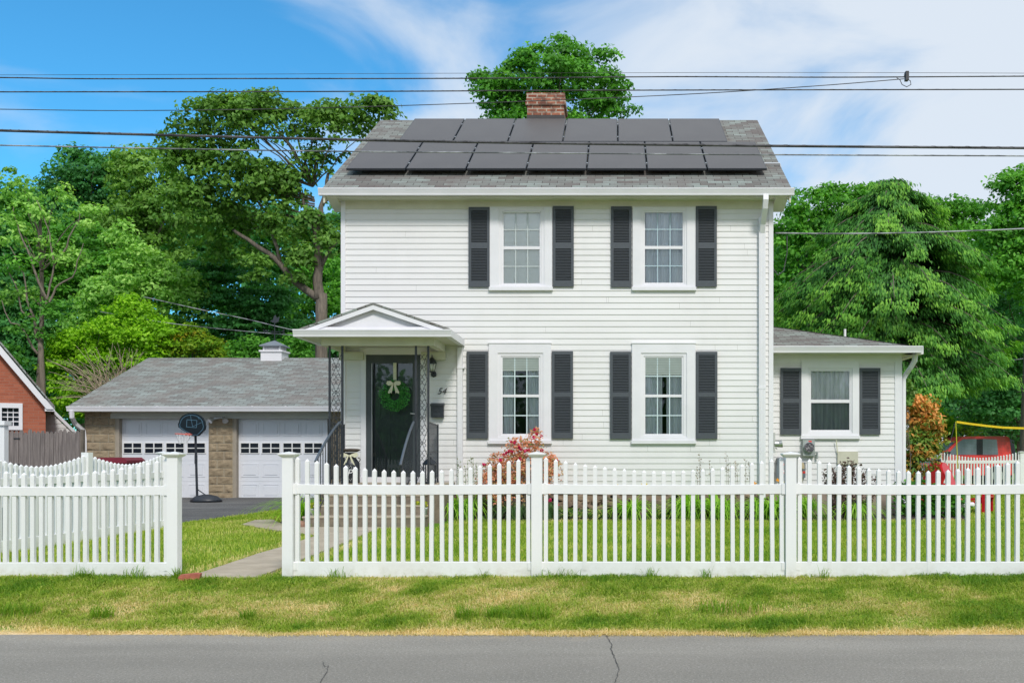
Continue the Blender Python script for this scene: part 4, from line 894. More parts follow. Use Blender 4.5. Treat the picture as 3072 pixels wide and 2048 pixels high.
# basketball hoop
bz = 23.4; bx = px(588, bz); t = thing('basketball_hoop', 'portable black youth basketball hoop standing before the garage pier', 'basketball hoop', (bx, bz, .0))
sc_ = bz/F
m = M(); m.lathe([(.30, 0), (.36, .02), (.35, .06), (.24, .14), (.08, .18), (0, .18)], (.22, .05, 0.012), 18, 1.05, .8); m.build('base', BLACK, t, True)
m = M(); m.tube([(.03, 0, .06), (-.0, 0, 1.1), (-.02, .0, pz(1262, bz))], .028, 8); m.tube([(-.0, 0, .92), (.0, 0, 1.12)], .034, 8); m.build('pole', BLACK, t)
m = M(); m.tube([(.03, .02, .31), (.27, .06, .13)], .012, 6); m.build('brace', BLACK, t)
bd = thing('x', None, None); bpy.data.objects.remove(bd)
zc = pz(1282, bz)
def bpoly(k): 
    pts = [(-.36*k, -.02*k), (-.375*k, .06*k)]
    for i in range(11): a = math.pi-math.pi*i/10; pts.append((.355*k*math.cos(a), .10*k+.24*k*math.sin(a)))
    return pts+[(.375*k, .06*k), (.36*k, -.03*k), (.20*k, -.19*k), (.04*k, -.20*k), (-.2*k, -.10*k)]
ang = math.radians(-14)
m = M(); m.prism(bpoly(1.0), -.02, .02, 'y'); bb = m.build('backboard', mat('backboard_black', (.008, .011, .016), .35, spec=.3), t); bb.location = (-.05, -.10, zc); bb.rotation_euler = (0, math.radians(4), ang)
m = M(); PB = bpoly(.86); 
LBL = mat('court_blue', (.10, .20, .28), .5)
for a, b in zip(PB, PB[1:]+PB[:1]): m.tube([(a[0], -.021, a[1]), (b[0], -.021, b[1])], .007, 4)
ring(m, (-.14, .14, .0, .18), (-.13, .13, .01, .17), -.024, -.020)
for a, b in (((-.05, .29), (.03, .02)), ((.16, .25), (.20, .20)), ((.02, .02), (.28, .14))): m.tube([(a[0], -.021, a[1]), (b[0], -.021, b[1])], .005, 4)
m.build('court_lines', LBL, bb)
m = M(); m.tube([(-.06+.19*math.cos(a), -.21+.17*math.sin(a), -.165) for a in np.linspace(0, 2*math.pi, 25)], .011, 6); m.box(-.13, .0, -.05, -.02, -.20, -.14); m.build('rim', mat('rim_orange', (.62, .16, .13), .5), bb)
m = M()
for k in range(12):
    a = 2*math.pi*k/12
    for s in (-1, 1):
        m.tube([(-.06+.19*math.cos(a), -.21+.17*math.sin(a), -.17), (-.06+.13*math.cos(a+s*.3), -.21+.12*math.sin(a+s*.3), -.28), (-.06+.09*math.cos(a+s*.1), -.21+.09*math.sin(a+s*.1), -.40+.03*(k % 3))], .0045, 4)
m.build('net', WHITEP, bb)
# red wheeled bin
bz = 17.9; x0, x1 = px(277, bz), px(383, bz); t = thing('wheelie_bin', 'dark red wheeled rubbish bin behind the side picket fence', 'bin', ((x0+x1)/2, bz, 0)); hw = (x1-x0)/2
MAR = mat('bin_maroon', (.20, .018, .035), .5); m = M(); zt_ = pz(1372, bz)
m.prism([(-hw*.8, .06), (hw*.8, .06), (hw*.93, zt_-.1), (-hw*.93, zt_-.1)], .0, .62, 'y'); m.build('body', MAR, t)
m = M(); m.prism([(-hw, zt_-.10), (hw, zt_-.10), (hw, zt_-.05), (hw*.8, zt_), (-hw*.85, zt_), (-hw, zt_-.04)], -.03, .66, 'y'); m.build('lid', MAR, t)
for s in (-1, 1): m = M(); m.tube([(s*hw*.72, .58, .12), (s*hw*.86, .58, .12)], .12, 16); m.build('wheel', BLACK, t)
# ---------------------------------------------------------------- brick neighbour house and board fence
NZ = 25.0; n0 = (px(137, NZ), NZ, 0); nb = thing('brick_house', 'red brick neighbouring house with white gable trim at the left edge', 'house', n0, math.radians(30))
def np_(m, name, mats, parent=None): return m.build(name, mats, parent or nb, False, n0)
xr = px(137, NZ); ze = pz(1205, NZ); sl = 1.345; xp = xr-4.0; zp = ze+4.0*sl
wr = (xr-1.0, xr-.50, pz(1290, NZ), pz(1211, NZ))
m = M(); wx0, wx1, wz0, wz1 = wr
m.add([(xr, NZ, -.2), (xr, NZ, ze), (xp, NZ, zp), (xp-4.0, NZ, ze), (xp-4, NZ, -.2), (wx0, NZ, -.2), (wx0, NZ, wz0), (wx1, NZ, wz0), (wx1, NZ, -.2), (wx0, NZ, wz1), (wx1, NZ, wz1), (xp-4, NZ, wz1), (wx0, NZ, ze+sl*(xr-wx0)), (wx1, NZ, ze+sl*(xr-wx1))],
    [(8, 0, 1, 13, 10, 7), (5, 8, 7, 6), (4, 5, 6, 9, 12, 2, 3), (9, 10, 13, 12)])
m.quad((xr, NZ, -.2), (xr, NZ+9, -.2), (xr, NZ+9, ze), (xr, NZ, ze)); np_(m, 'wall', BRICKR)
m = M(); a = .22
m.prism([(xr+.17, ze-.14*sl), (xp, zp+.06), (xp, zp+.06-.27), (xr+.02, ze-.14*sl-.0)], NZ-.2, NZ-.16, 'y'); m.prism([(xr-.02, ze-.24), (xr+.2, ze-.24), (xr+.2, ze-.1), (xr-.02, ze+.08)], NZ-.16, NZ+.0, 'y'); rb = np_(m, 'rake_board', W_TRIM)
m = M(); m.prism([(xr+.2, ze-.17*sl+.12), (xp, zp+.14), (xp-4.2, ze-.17*sl+.12), (xp-4.2, ze-.17*sl+.06), (xp, zp+.08), (xr+.2, ze-.17*sl+.06)], NZ-.22, NZ+7, 'y'); np_(m, 'roof', SHINGG)
m = M(); ring(m, (wx0-.02, wx1+.0, wz0, wz1), (wx0+.06, wx1-.08, wz0+.1, wz1-.12), NZ-.05, NZ+.1); m.mat(1).box(wx0+.06, wx1-.08, NZ+.06, NZ+.08, wz0+.1, wz1-.12)
m.mat(0)
for q in (1/3, 2/3): m.box(wx0+.06+(wx1-wx0-.14)*q-.01, wx0+.06+(wx1-wx0-.14)*q+.01, NZ+.04, NZ+.06, wz0+.1, wz1-.12)
for q in (.25, .5, .75): m.box(wx0+.06, wx1-.08, NZ+.038, NZ+.058, wz0+.1+(wz1-wz0-.22)*q-.012, wz0+.1+(wz1-wz0-.22)*q+.012)
np_(m, 'window', [W_TRIM, bpy.data.materials['garage_pane']])
m = M(); zs = 27.5; sx0 = px(140, zs); sx1 = px(222, zs); za = pz(1212, zs); zb_2 = pz(1287, zs)
siding(m, sx0-.3, sx1, -.1, za+.1, (), lambda u, d, z: (u, zs+d, z), exp=.13, clip=lambda z: (sx0-.3, min(sx1, sx0+(za-z)/(za-zb_2)*(sx1-sx0)-.1)) if z < za else (0, 0)); np_(m, 'lean_to_wall', W_SID).rotation_euler = (0, 0, -math.radians(30))
m = M(); m.prism([(sx0-.1, za+.14), (sx1+.12, zb_2-.12), (sx1+.12, zb_2-.2), (sx0-.1, za+.06)], zs-.06, zs+.0, 'y'); np_(m, 'lean_to_roof', W_TRIM).rotation_euler = (0, 0, -math.radians(30))
m = M(); m.box(px(-14, 21), px(17, 21), 20.95, 21.1, 0, pz(1275, 21)); m.box(px(-20, 21), px(22, 21), 20.9, 21.15, pz(1275, 21), pz(1262, 21)); o = m.build('white_post', W_FENCE); tag(o, 'tall white capped post before the board fence at the left edge', 'post')
WZ = 22.5; m = M(); bf = thing('board_fence', 'weathered grey stockade fence between the brick house and the garage', 'fence', (px(120, WZ), WZ, 0)); bo = (px(120, WZ), WZ, 0)
x = -17.5; xe = px(251, WZ)
while x < xe-.06:
    wd = random.uniform(.085, .115); tp = pz(1291, WZ)+random.uniform(-.05, .04); y = WZ+random.uniform(-.006, .006); e = .02
    m.prism([(x, -.1), (min(x+wd-.006, xe), -.1), (min(x+wd-.006, xe), tp-.06), (x+wd*.7, tp), (x+wd*.3, tp), (x, tp-.06)], y, y+.018, 'y'); x += wd
m.build('boards', WOODG, bf, False, bo)
m = M(); m.box(px(243, WZ), px(252, WZ), WZ-.03, WZ+.05, -.1, 1.7); m.build('end_post', BARK, bf, False, bo)
for yy_ in (1314, 1392):
    m = M(); m.box(px(42, WZ), px(60, WZ), WZ-.02, WZ-.008, pz(yy_+2, WZ), pz(yy_-1, WZ)); m.build('hinge', BLACK, bf, False, bo)
# ---------------------------------------------------------------- overhead cables
def sagline(pts, Z): return [P(x, y, Z) for x, y in pts]
def catm(pts, n=8):
    out = []
    for i in range(len(pts)-1):
        p0 = pts[max(i-1, 0)]; p1 = pts[i]; p2 = pts[i+1]; p3 = pts[min(i+2, len(pts)-1)]
        for k in range(n):
            t = k/n; out.append(tuple(.5*((2*p1[j])+(-p0[j]+p2[j])*t+(2*p0[j]-5*p1[j]+4*p2[j]-p3[j])*t*t+(-p0[j]+3*p1[j]-3*p2[j]+p3[j])*t**3) for j in range(2)))
    return out+[tuple(pts[-1])]
CG = 'overhead cables along the street'
def cable(label, pts, Z, r, material=WIREM, twist=0, group=CG):
    pp = [P(x, y, Z) for x, y in catm(pts)]; o = thing('overhead_cable', label, 'cable', pp[0], 0, group); m = M()
    m.tube(pp, r, 5); 
    if twist:
        q = []
        for a, b in zip(pp[:-1], pp[1:]):
            for k in range(14): q.append(a+(b-a)*k/14)
        m.tube([c+Vector((0, math.cos(i*.9)*r*.5, math.sin(i*.9)*r*.45)) for i, c in enumerate(q)], r*.62, 4)
    m.build('wire', material, o, True, pp[0]); return o
cable('thinnest overhead cable, just above the topmost thick one', [(-300, 226), (500, 224), (1300, 220.5), (2352, 218), (3072, 220), (3400, 221)], 12.5, .0028)
cb = cable('topmost thick overhead cable, carrying a curled splice at the right', [(-300, 232), (0, 233), (262, 236.5), (700, 236), (1200, 236), (1600, 234), (2000, 230.5), (2500, 232), (3072, 229), (3400, 227)], 12.4, .008, twist=1)
cable('second thick overhead cable from the top', [(-300, 277), (0, 276), (700, 275.5), (1200, 274), (1700, 271.5), (2300, 270), (3072, 268.5), (3400, 267)], 12.3, .008, twist=1)
cable('thin overhead cable slanting up to the splice near the right end', [(-300, 325), (0, 328), (390, 332), (900, 325.5), (1500, 307), (2060, 283), (2450, 258), (2712, 237)], 12.2, .0055)
cable('thickest overhead bundle crossing the solar panels', [(-300, 381), (0, 391.5), (480, 405), (1000, 418), (1500, 427.5), (2250, 437), (3072, 444), (3400, 446)], 12.0, .0165, twist=1)
cable('lowest overhead cable crossing the solar panels', [(-300, 430), (0, 436), (500, 446), (1000, 454), (1600, 459), (2250, 464), (3072, 468), (3400, 470)], 11.9, .0085, WIREL, twist=1)
m = M(); c0_ = P(2719, 232, 12.4)
m.tube([P(2690, 234, 12.38), P(2700, 240, 12.38), P(2706, 254, 12.38), P(2720, 261, 12.38), P(2733, 254, 12.38), P(2731, 243, 12.38), P(2722, 238, 12.38), P(2712, 226, 12.38), P(2722, 217, 12.38)], .0055, 6); m.box(c0_.x-.02, c0_.x+.02, 12.35, 12.42, c0_.z-.05, c0_.z+.06)
m.build('splice', WIREM, cb, False, P(-300, 232, 12.4))
cable('grey service cable running from the house side to the right', [(2326, 699), (2500, 701), (2700, 699), (2900, 693), (3072, 686), (3400, 668)], 17.6, .014, WIREL, twist=1, group='distant service cables')
cable('upper of two faint cables behind the garage', [(430, 890), (600, 928), (740, 957), (890, 992), (1100, 1030)], 31, .013, WIREL, group='distant service cables')
cable('lower of two faint cables behind the garage', [(300, 935), (500, 968), (700, 990), (890, 1006), (1100, 1020)], 31.2, .013, WIREL, group='distant service cables')
cable('short service cable low among the trees at the right edge', [(2800, 1112), (2900, 1098), (3072, 1075), (3300, 1040)], 32, .014, WIREL, group='distant service cables')
# ---------------------------------------------------------------- right-hand yard: truck, dark car, net, chairs, lamp
def car(name, label, x0, Z, length, height, body, glass, flip=1, truck=False):
    t = thing(name, label, 'truck' if truck else 'car', (x0, Z, 0)); L_ = length; h = height; Wd = 1.85
    def pr(poly, y0, y1, nm, mt, par=None):
        m = M(); m.prism([(u*L_, v*h) for u, v in poly], y0, y1, 'y'); return m.build(nm, mt, par or t)
    low = [(0, .22), (.97, .22), (.99, .35), (.985, .56), (.975, .60), (.30, .60), (.12, .57), (.0, .50)]
    o = pr(low, 0, Wd, 'body', body)
    cab = [(.24, .585), (.42, .88), (.46, .955), (.50, .985), (.93, .99), (.962, .96), (.985, .60)]
    o2 = pr(cab, .10, Wd-.10, 'cab', body)
    g1 = [(.315, .62), (.44, .88), (.485, .93), (.62, .935), (.62, .62)]; g2 = [(.685, .62), (.685, .935), (.83, .925), (.845, .62)]
    for g in (g1, g2): pr(g, .085, .10, 'side_window', glass, o2)
    pr([(.62, .62), (.62, .935), (.685, .935), (.685, .62)], .088, .1, 'door_pillar', BLACK, o2)
    m = M(); m.quad((.255*L_, .2, .6*h), (.41*L_, .2, .88*h), (.41*L_, Wd-.2, .88*h), (.255*L_, Wd-.2, .6*h)); m.build('windscreen', glass, o2)
    m = M(); m.cbox((.30*L_, -.08, .64*h), (.16, .2, .16)); m.build('mirror', BLACK, t)
    for u in (.14, .83):
        m = M(); m.tube([(u*L_, .0-.01, .37), (u*L_, .22, .37)], .36, 24); wv = m.build('wheel', BLACK, t); m = M(); m.tube([(u*L_, -.02, .37), (u*L_, .0, .37)], .2, 16); m.build('rim', ALU, wv)
        m = M(); m.tube([(u*L_, Wd-.22, .37), (u*L_, Wd, .37)], .36, 24); m.build('wheel', BLACK, t)
    for u in (.555, .80): m = M(); m.cbox((u*L_, -.012, .545*h), (.22, .02, .035)); m.build('door_handle', ALU, t)
    m = M(); m.box(.645*L_, .648*L_, -.004, 0, .26*h, .58*h); m.box(.40*L_, .403*L_, -.004, 0, .26*h, .56*h); m.build('door_seam', BLACK, t)
    m = M(); m.cbox((.01*L_, .3, .47*h), (.06, .3, .12)); m.build('headlight', ALU, t)
    return t
CG_ = mat('car_glass', (.22, .29, .33), .08, spec=.9)  # pale blue-grey base colour imitates the reflection in the glass
TZ = 34.0
car('pickup_truck', 'bright red truck cab parked behind the far picket fence', px(2752, TZ), TZ, 3.33, pz(1306, TZ), mat('car_red', (.92, .085, .075), .3, spec=.5), CG_, truck=True)
car('parked_car', 'dark grey car mostly hidden behind the red truck', px(2778, TZ+3.5), TZ+3.5, 3.5, pz(1315, TZ+3.5), mat('car_grey', (.03, .035, .045), .3, spec=.6), CG_)
nz = 24.0; t = thing('badminton_net', 'badminton net with yellow top tape on a thin yellow pole', 'net', (px(2870, nz), nz, 0)); no_ = (px(2870, nz), nz, 0)
m = M(); m.tube([P(2867, 1264, nz), P(2870, 1330, nz), P(2876, 1460, nz), (px(2877, nz), nz, 0)], .012, 6); m.build('pole', mat('pole_yellow', (.55, .55, .02), .5), t, False, no_)
top = [P(2870, 1265, nz), P(2912, 1271, nz), P(2960, 1277, nz), P(3010, 1282, nz), P(3072, 1284, nz), P(3150, 1285, nz), P(3260, 1278, nz)]
m = M()
for a, b in zip(top[:-1], top[1:]): m.quad(a+Vector((0, 0, -.025)), b+Vector((0, 0, -.025)), b+Vector((0, 0, .025)), a+Vector((0, 0, .025)))
for a in np.arange(2880, 3250, 32): m.cbox((px(a, nz), nz-.004, pz(np.interp(a, [2870, 2912, 2960, 3010, 3072, 3150, 3260], [1265, 1271, 1277, 1282, 1284, 1285, 1278]), nz)), (.012, .004, .06))
m.build('top_tape', YEL, t, False, no_)
m = M(); m.tube([P(2866, 1266, nz), P(2835, 1385, nz-.4), (px(2815, nz), nz-.7, .02)], .008, 5); m.build('guy_rope', BLACK, t, False, no_)
m = M()
for k in range(9): z = -.08-k*.08; m.tube([p+Vector((0, 0, z)) for p in top], .0009, 3, False)
for a in np.arange(2874, 3250, 10): zz = pz(np.interp(a, [2870, 2912, 2960, 3010, 3072, 3150, 3260], [1265, 1271, 1277, 1282, 1284, 1285, 1278]), nz); m.tube([(px(a, nz), nz, zz), (px(a, nz), nz, zz-.72)], .0009, 3, False)
m.build('netting', mat('net_grey', (.06, .07, .06), .8), t, False, no_)
def chair(label, x, y, rz):
    t = thing('garden_chair', label, 'chair', (x, y, 0), rz, 'red plastic garden chairs')
    m = M(); prof = [(-.20, .26), (.20, .26)]+[(.30*math.cos(q), .80+.20*math.sin(q)) for q in np.linspace(0, math.pi, 13)]     # solid back with a rounded top, leaning
    m.prism(prof, .12, .155, 'y'); m.v = [(x, y+(z-.26)*.42, z) for x, y, z in m.v]
    for k in (-1, 0, 1): m.box(k*.1-.004, k*.1+.004, .108+.05, .112+.05, .3, .31)
    m.build('backrest', REDP, t)
    m = M(); m.prism([(-.45, .34), (.15, .24), (.15, .28), (-.45, .38)], -.26, .26, 'x'); m.build('seat', REDP, t)
    for s in (-1, 1):
        m = M(); m.prism([(-.52, .53), (.28, .55), (.28, .58), (-.52, .56)], s*.28-.05, s*.28+.07, 'x'); m.build('armrest', REDP, t)
        m = M(); m.box(s*.3-.02, s*.3+.02, -.42, -.34, 0, .53); m.build('leg', REDP, t)
        m = M(); m.prism([(-.44, .30), (-.44, .38), (.44, .06), (.44, -.0), (.36, .0)], s*.26-.015, s*.26+.015, 'x'); m.build('leg', REDP, t)
chair('red plastic garden chair with rounded back, the right one of two', px(2900, 18.9), 18.9, math.radians(58))
chair('red plastic garden chair half hidden by the orange shrub, the left one of two', px(2768, 19.8), 19.8, math.radians(-62))
t = thing('garden_tool', 'black upright pole with a hand grip sticking up beside the red chair', 'garden tool', (px(2818, 20.5), 20.5, 0)); m = M(); m.tube([(0, 0, 0), (0, 0, pz(1379, 20.5))], .012, 6); m.build('pole', BLACK, t); m = M(); z_ = pz(1380, 20.5); m.tube([(-.11, 0, z_), (.02, 0, z_)], .018, 8); m.tube([(0, 0, z_-.04), (0, 0, z_+.03)], .035, 8); m.build('grip', BLACK, t)
m = M(); m.tube([(px(2888, 17.4), 17.4, pz(1514, 17.4)), (px(2925, 17.4), 17.5, pz(1514, 17.4))], .045, 10); o = m.build('drain_pipe', WHITEP); tag(o, 'short piece of white drain pipe lying on the lawn below the red chairs', 'pipe')
t = thing('street_lamp', 'white street lamp head on an arm at the right edge', 'street lamp', (px(3130, 36), 36, 0)); m = M(); m.tube([(0, 0, 0), (0, 0, 5.4)], .1, 8); m.tube([(0, 0, 5.1), (-.4, 0, 5.05), (-.55, 0, 4.98)], .04, 6); m.build('pole', BARK, t); m = M(); m.prism([(-.95, 4.9), (-.85, 5.0), (-.5, 5.04), (-.3, 4.98), (-.3, 4.9)], -.12, .12, 'y'); m.build('lamp_head', WHITEP, t)
# ---------------------------------------------------------------- trees and shrubs
DENS = 12.0
def blob_points(n, c, r, front=.62):
    """clump centres in an ellipsoid, most of them near its surface and on the side facing the street"""
    v = rng.normal(size=(n, 3)); v /= np.linalg.norm(v, axis=1)[:, None]
    fl = rng.uniform(size=n) < front; v[:, 1] = np.where(fl, -np.abs(v[:, 1]), v[:, 1])
    v[:, 2] = np.where((rng.uniform(size=n) < .35) & (v[:, 2] < 0), -v[:, 2], v[:, 2])
    rad = rng.uniform(0, 1, n)**.36
    return np.array(c)+v*rad[:, None]*np.array(r), v
def crown(name, blobs, Z, dens, leaf, material, parent, off, crad=.34, per=46, droop=0, depth=1.0, tb=0., front=.68, flat=.78, aspect=.6, hole=0.):
    """blobs: (x, y, rx, ry[, dz]) in photo pixels at depth Z"""
    CC = []; TT = []; NN = []; cents = []
    for bl in blobs:
        x, y, rx, ry = bl[:4]; dz = bl[4] if len(bl) > 4 else 0; tb2 = bl[5] if len(bl) > 5 else 0
        z_ = Z+dz; c = P(x, y, z_); sx, sz = rx*z_/F, ry*z_/F; sy = (sx+sz)/2*depth
        n = max(8, int(DENS*dens*sx*sz/(crad*crad)))
        cc, vv = blob_points(n, c, (sx*.93, sy, sz*.93), front)
        for q, v in zip(cc, vv):
            if hole and noise.noise(Vector(q)*.9+Vector((7, 3, 1))) > .32-hole: continue
            cents.append(q); k = int(per*rng.uniform(.6, 1.4)); R = crad*rng.uniform(.65, 1.35)
            d = rng.normal(size=(k, 3)); d /= np.linalg.norm(d, axis=1)[:, None]; d[:, 2] = np.abs(d[:, 2])*1.2-.35
            rr = rng.uniform(.45, 1, k)[:, None]
            p = q+d*rr*R*np.array([1.15, 1.15, flat])
            if droop: p[:, 2] -= droop*np.sum((d[:, :2]*rr)**2, 1)*R
            CC.append(p); NN.append(d*np.array([.8, .8, 1])+v*.3+np.array([0, 0, .45]))
            tt = .42+tb+tb2+rng.normal()*.17; TT.append(np.full(k, tt)+rng.normal(size=k)*.13+d[:, 2]*.1)
    C = np.concatenate(CC); T_ = np.concatenate(TT); NNv = np.concatenate(NN)
    o = leafcloud(name, C, leaf, material, parent, aspect, T_, None, off, .35, NNv)
    return np.array(cents)
def trunk(parent, off, base, top, r0, r1, limbs=(), bark=None, bend=.12, name='trunk'):
    m = M(); b = Vector(base); t = Vector(top); n = 9; pts = []
    for i in range(n+1):
        u = i/n; p = b+(t-b)*u; p = p+Vector((bend*noise.noise((u*2.1, b.x, 1)), bend*noise.noise((u*2.1, b.x, 9)), 0))*(1 if 0 < i else 0); pts.append(p)
    rs = [r0*(1+.5*max(0, .12-i/n)/.12)*(1-i/n)+r1*(i/n) for i in range(n+1)]; m.tube(pts, rs, 9)
    m.build(name, bark or BARK, parent, True, off); return pts
def limb(parent, off, pts, r0, r1, bark=None, name='branch', m=None):
    """a tapered limb with small kinks"""
    own = m is None
    if own: m = M()
    q = []; 
    for a, b in zip(pts[:-1], pts[1:]):
        a, b = Vector(a), Vector(b); k = 4
        for i in range(k): p = a+(b-a)*i/k; q.append(p+Vector((noise.noise(p*1.7), noise.noise(p*1.7+Vector((5, 0, 0))), noise.noise(p*1.7+Vector((0, 9, 0)))))*.10)
    q.append(Vector(pts[-1])); n = len(q); m.tube(q, [r0+(r1-r0)*i/(n-1) for i in range(n)], 6)
    if own: return m.build(name, bark or BARK, parent, True, off)
def twigs(parent, off, origin, cents, k, r, bark=None, name='branches'):
    """the many thin limbs that carry the crown, one part"""
    m = M(); idx = rng.choice(len(cents), min(k, len(cents)), replace=False); o = Vector(origin)
    for i in idx:
        c = Vector(cents[i]); st = o+Vector((0, 0, max(-.35*o.z, min(0, (c.z-o.z)*.55)))) if c.z < o.z else o
        st = Vector((o.x, o.y, min(c.z-.2, o.z) if c.z-.6 > 1 else c.z-.2)); mid = st+(c-st)*.55+Vector((0, 0, .25)); limb(None, off, [st, mid, c], r, r*.15, m=m)
    ob = m.build(name, bark or BARK, parent, True, off); return ob
GB = 'trees behind the house and garage'
def tree(name, label, base, Z, blobs, topy, r0, dens, leaf, material, ntw=16, tr=True, cat='tree', group=GB, bark=None, **kw):
    bx_ = px(base, Z); off = (bx_, Z, 0); t = thing(name, label, cat, off, 0, group)
    c = crown('crown', blobs, Z, dens, leaf, material, t, off, **kw)
    if tr:
        tp = P(base+random.uniform(-10, 10), topy, Z); trunk(t, off, (bx_, Z, -.3), tp, r0, r0*.35, bark=bark)
        twigs(t, off, (tp.x, Z, tp.z*.8), c, ntw, r0*.2, bark)
    return t
# big oak whose trunk stands beside the house
oz = 33.0; bx_ = px(966, oz); off = (bx_, oz, 0); t = thing('oak_tree', 'tall open oak with a forked trunk rising between the garage and the house', 'tree', off, 0, GB)
oak = [(760, 380, 230, 85), (600, 420, 110, 60), (1000, 390, 140, 80), (1120, 350, 80, 50), (720, 540, 150, 120), (560, 500, 90, 80), (600, 640, 110, 110), (760, 330, 70, 48), (690, 720, 120, 100, 2), (820, 590, 90, 80), (780, 800, 80, 60), (850, 700, 55, 60), (930, 660, 50, 50), (985, 720, 45, 70), (900, 800, 50, 60), (960, 490, 60, 45), (880, 520, 55, 50), (1040, 500, 40, 40), (760, 300, 40, 25), (640, 330, 30, 25), (1150, 330, 40, 22)]
cc = crown('crown', oak, oz, .60, .165, L_OAK, t, off, crad=.42, per=50, hole=.02)
trunk(t, off, (bx_, oz, -.3), P(962, 880, oz), .24, .19)
S = lambda *p: [P(a, b, oz) for a, b in p]
limb(t, off, S((956, 900), (952, 800), (955, 700), (965, 620), (985, 520)), .18, .05)
limb(t, off, S((960, 900), (900, 860), (840, 790), (760, 730), (700, 690)), .14, .05)
limb(t, off, S((958, 800), (990, 745), (1020, 715), (1060, 640)), .09, .03)
limb(t, off, S((955, 700), (920, 640), (890, 560), (860, 480)), .08, .02); limb(t, off, S((962, 620), (1010, 560), (1060, 470), (1110, 400)), .07, .02)
limb(t, off, S((890, 560), (920, 480), (940, 420)), .05, .02); limb(t, off, S((840, 790), (800, 640), (740, 560)), .07, .02)
twigs(t, off, P(940, 560, oz), cc, 40, .03)
tree('maple_tree', 'round-topped maple rising behind the chimney', 1640, 40, [(1640, 260, 190, 110), (1560, 300, 140, 90), (1760, 290, 140, 100), (1690, 175, 90, 50), (1500, 320, 100, 60), (1830, 330, 80, 60), (1450, 250, 35, 30), (1800, 180, 40, 35), (1560, 210, 50, 40), (1640, 400, 200, 60), (1660, 500, 220, 90)], 330, .3, .42, .17, L_MAPLE, crad=.45, per=55)
# left-hand wood, from back to front
tree('dense_tree', 'dark green round tree, highest of the far left trees', 260, 44, [(250, 560, 110, 100), (180, 620, 80, 100), (330, 600, 110, 120), (240, 470, 60, 40), (280, 760, 170, 160), (350, 500, 50, 40)], 620, .25, .5, .19, L_DARK, crad=.5, per=55)
tree('dense_tree', 'mid green tree with a yellowish top between the dark tree and the oak', 440, 42, [(440, 540, 110, 90, 0, .2), (500, 640, 130, 120), (400, 700, 120, 120), (460, 830, 160, 130), (420, 480, 60, 40, 0, .2)], 620, .25, .5, .18, L_OAK, tb=.12, crad=.48, per=55)
tree('dense_tree', 'pale yellow-green leafy tree above the left half of the garage', 420, 36, [(430, 830, 110, 90), (350, 920, 120, 100), (520, 900, 110, 100), (300, 1010, 110, 90), (450, 1010, 140, 80), (380, 720, 60, 50)], 900, .2, .5, .15, L_YELL, crad=.4, per=50)
tree('dense_tree', 'dark layered tree directly behind the garage cupola', 760, 37, [(740, 850, 140, 90), (660, 930, 130, 90), (830, 930, 120, 90), (760, 1010, 190, 80), (620, 1030, 120, 70), (880, 1030, 100, 70), (640, 820, 90, 70)], 900, .16, .5, .15, L_DARK, crad=.42, per=50, flat=.35)
tree('dense_tree', 'bright green low tree seen between the oak trunk and the house', 960, 40, [(930, 870, 60, 90), (1000, 950, 60, 120), (900, 1000, 70, 90), (1010, 820, 40, 50)], 900, .14, .5, .16, L_MAPLE, tb=.2, crad=.4, per=50)
tree('sparse_tree', 'thin straggly tree with bare lower branches at the far left', 120, 31, [(60, 560, 70, 60), (100, 640, 70, 50), (210, 610, 60, 50), (270, 660, 60, 60), (40, 700, 50, 80), (170, 760, 60, 50), (60, 900, 60, 50), (230, 800, 45, 45)], 640, .12, .2, .13, L_YELL, ntw=14, crad=.34, per=44, bark=BARK)
sz = 30.6; b0 = px(120, sz); off = (b0, sz, 0); t = thing('sparse_tree', 'slender leaning tree with grey bare limbs above the brick house', 'tree', off, 0, GB)
S = lambda *p: [P(a, b, sz) for a, b in p]; cc = crown('crown', [(20, 1080, 70, 60), (90, 1000, 60, 60), (150, 950, 50, 50), (40, 800, 60, 40)], sz, .18, .13, L_MAPLE, t, off, crad=.34, per=36)
trunk(t, off, (b0, sz, -.3), P(118, 1020, sz), .11, .08, bark=BARKL)
for ll in (((118, 1020), (105, 960), (60, 930), (40, 850), (10, 760)), ((118, 1020), (140, 900), (160, 800), (150, 700), (110, 600)), ((140, 900), (100, 800), (60, 700), (40, 620)), ((160, 800), (200, 740), (240, 640)), ((130, 940), (170, 860), (215, 830), (250, 730)), ((120, 1000), (80, 900), (70, 820), (30, 740)), ((118, 1060), (60, 980), (30, 970), (5, 900))): limb(t, off, S(*ll), .045, .010, BARKL)
tree('dense_tree', 'mid green leafy tree filling the wood between the straggly trees', 240, 40, [(230, 780, 130, 120), (120, 740, 110, 110), (330, 860, 120, 120), (200, 930, 150, 120), (90, 880, 110, 120), (30, 640, 90, 90)], 900, .2, .5, .17, L_MAPLE, crad=.45, per=52)
tree('dense_tree', 'deep green undergrowth tree behind the brick house gable', 60, 38, [(20, 900, 120, 120), (120, 1000, 120, 110), (190, 1240, 90, 80), (60, 1200, 120, 90), (30, 1080, 120, 120), (200, 1110, 110, 110), (0, 760, 90, 110)], 900, .14, .55, .17, L_DARK, crad=.45, per=52)
tree('dense_tree', 'big dark tree closing the view at the left edge of the wood', -120, 44, [(-150, 700, 220, 220), (-100, 1000, 260, 220)], 700, .3, .4, .2, L_DARK, crad=.5, per=50)
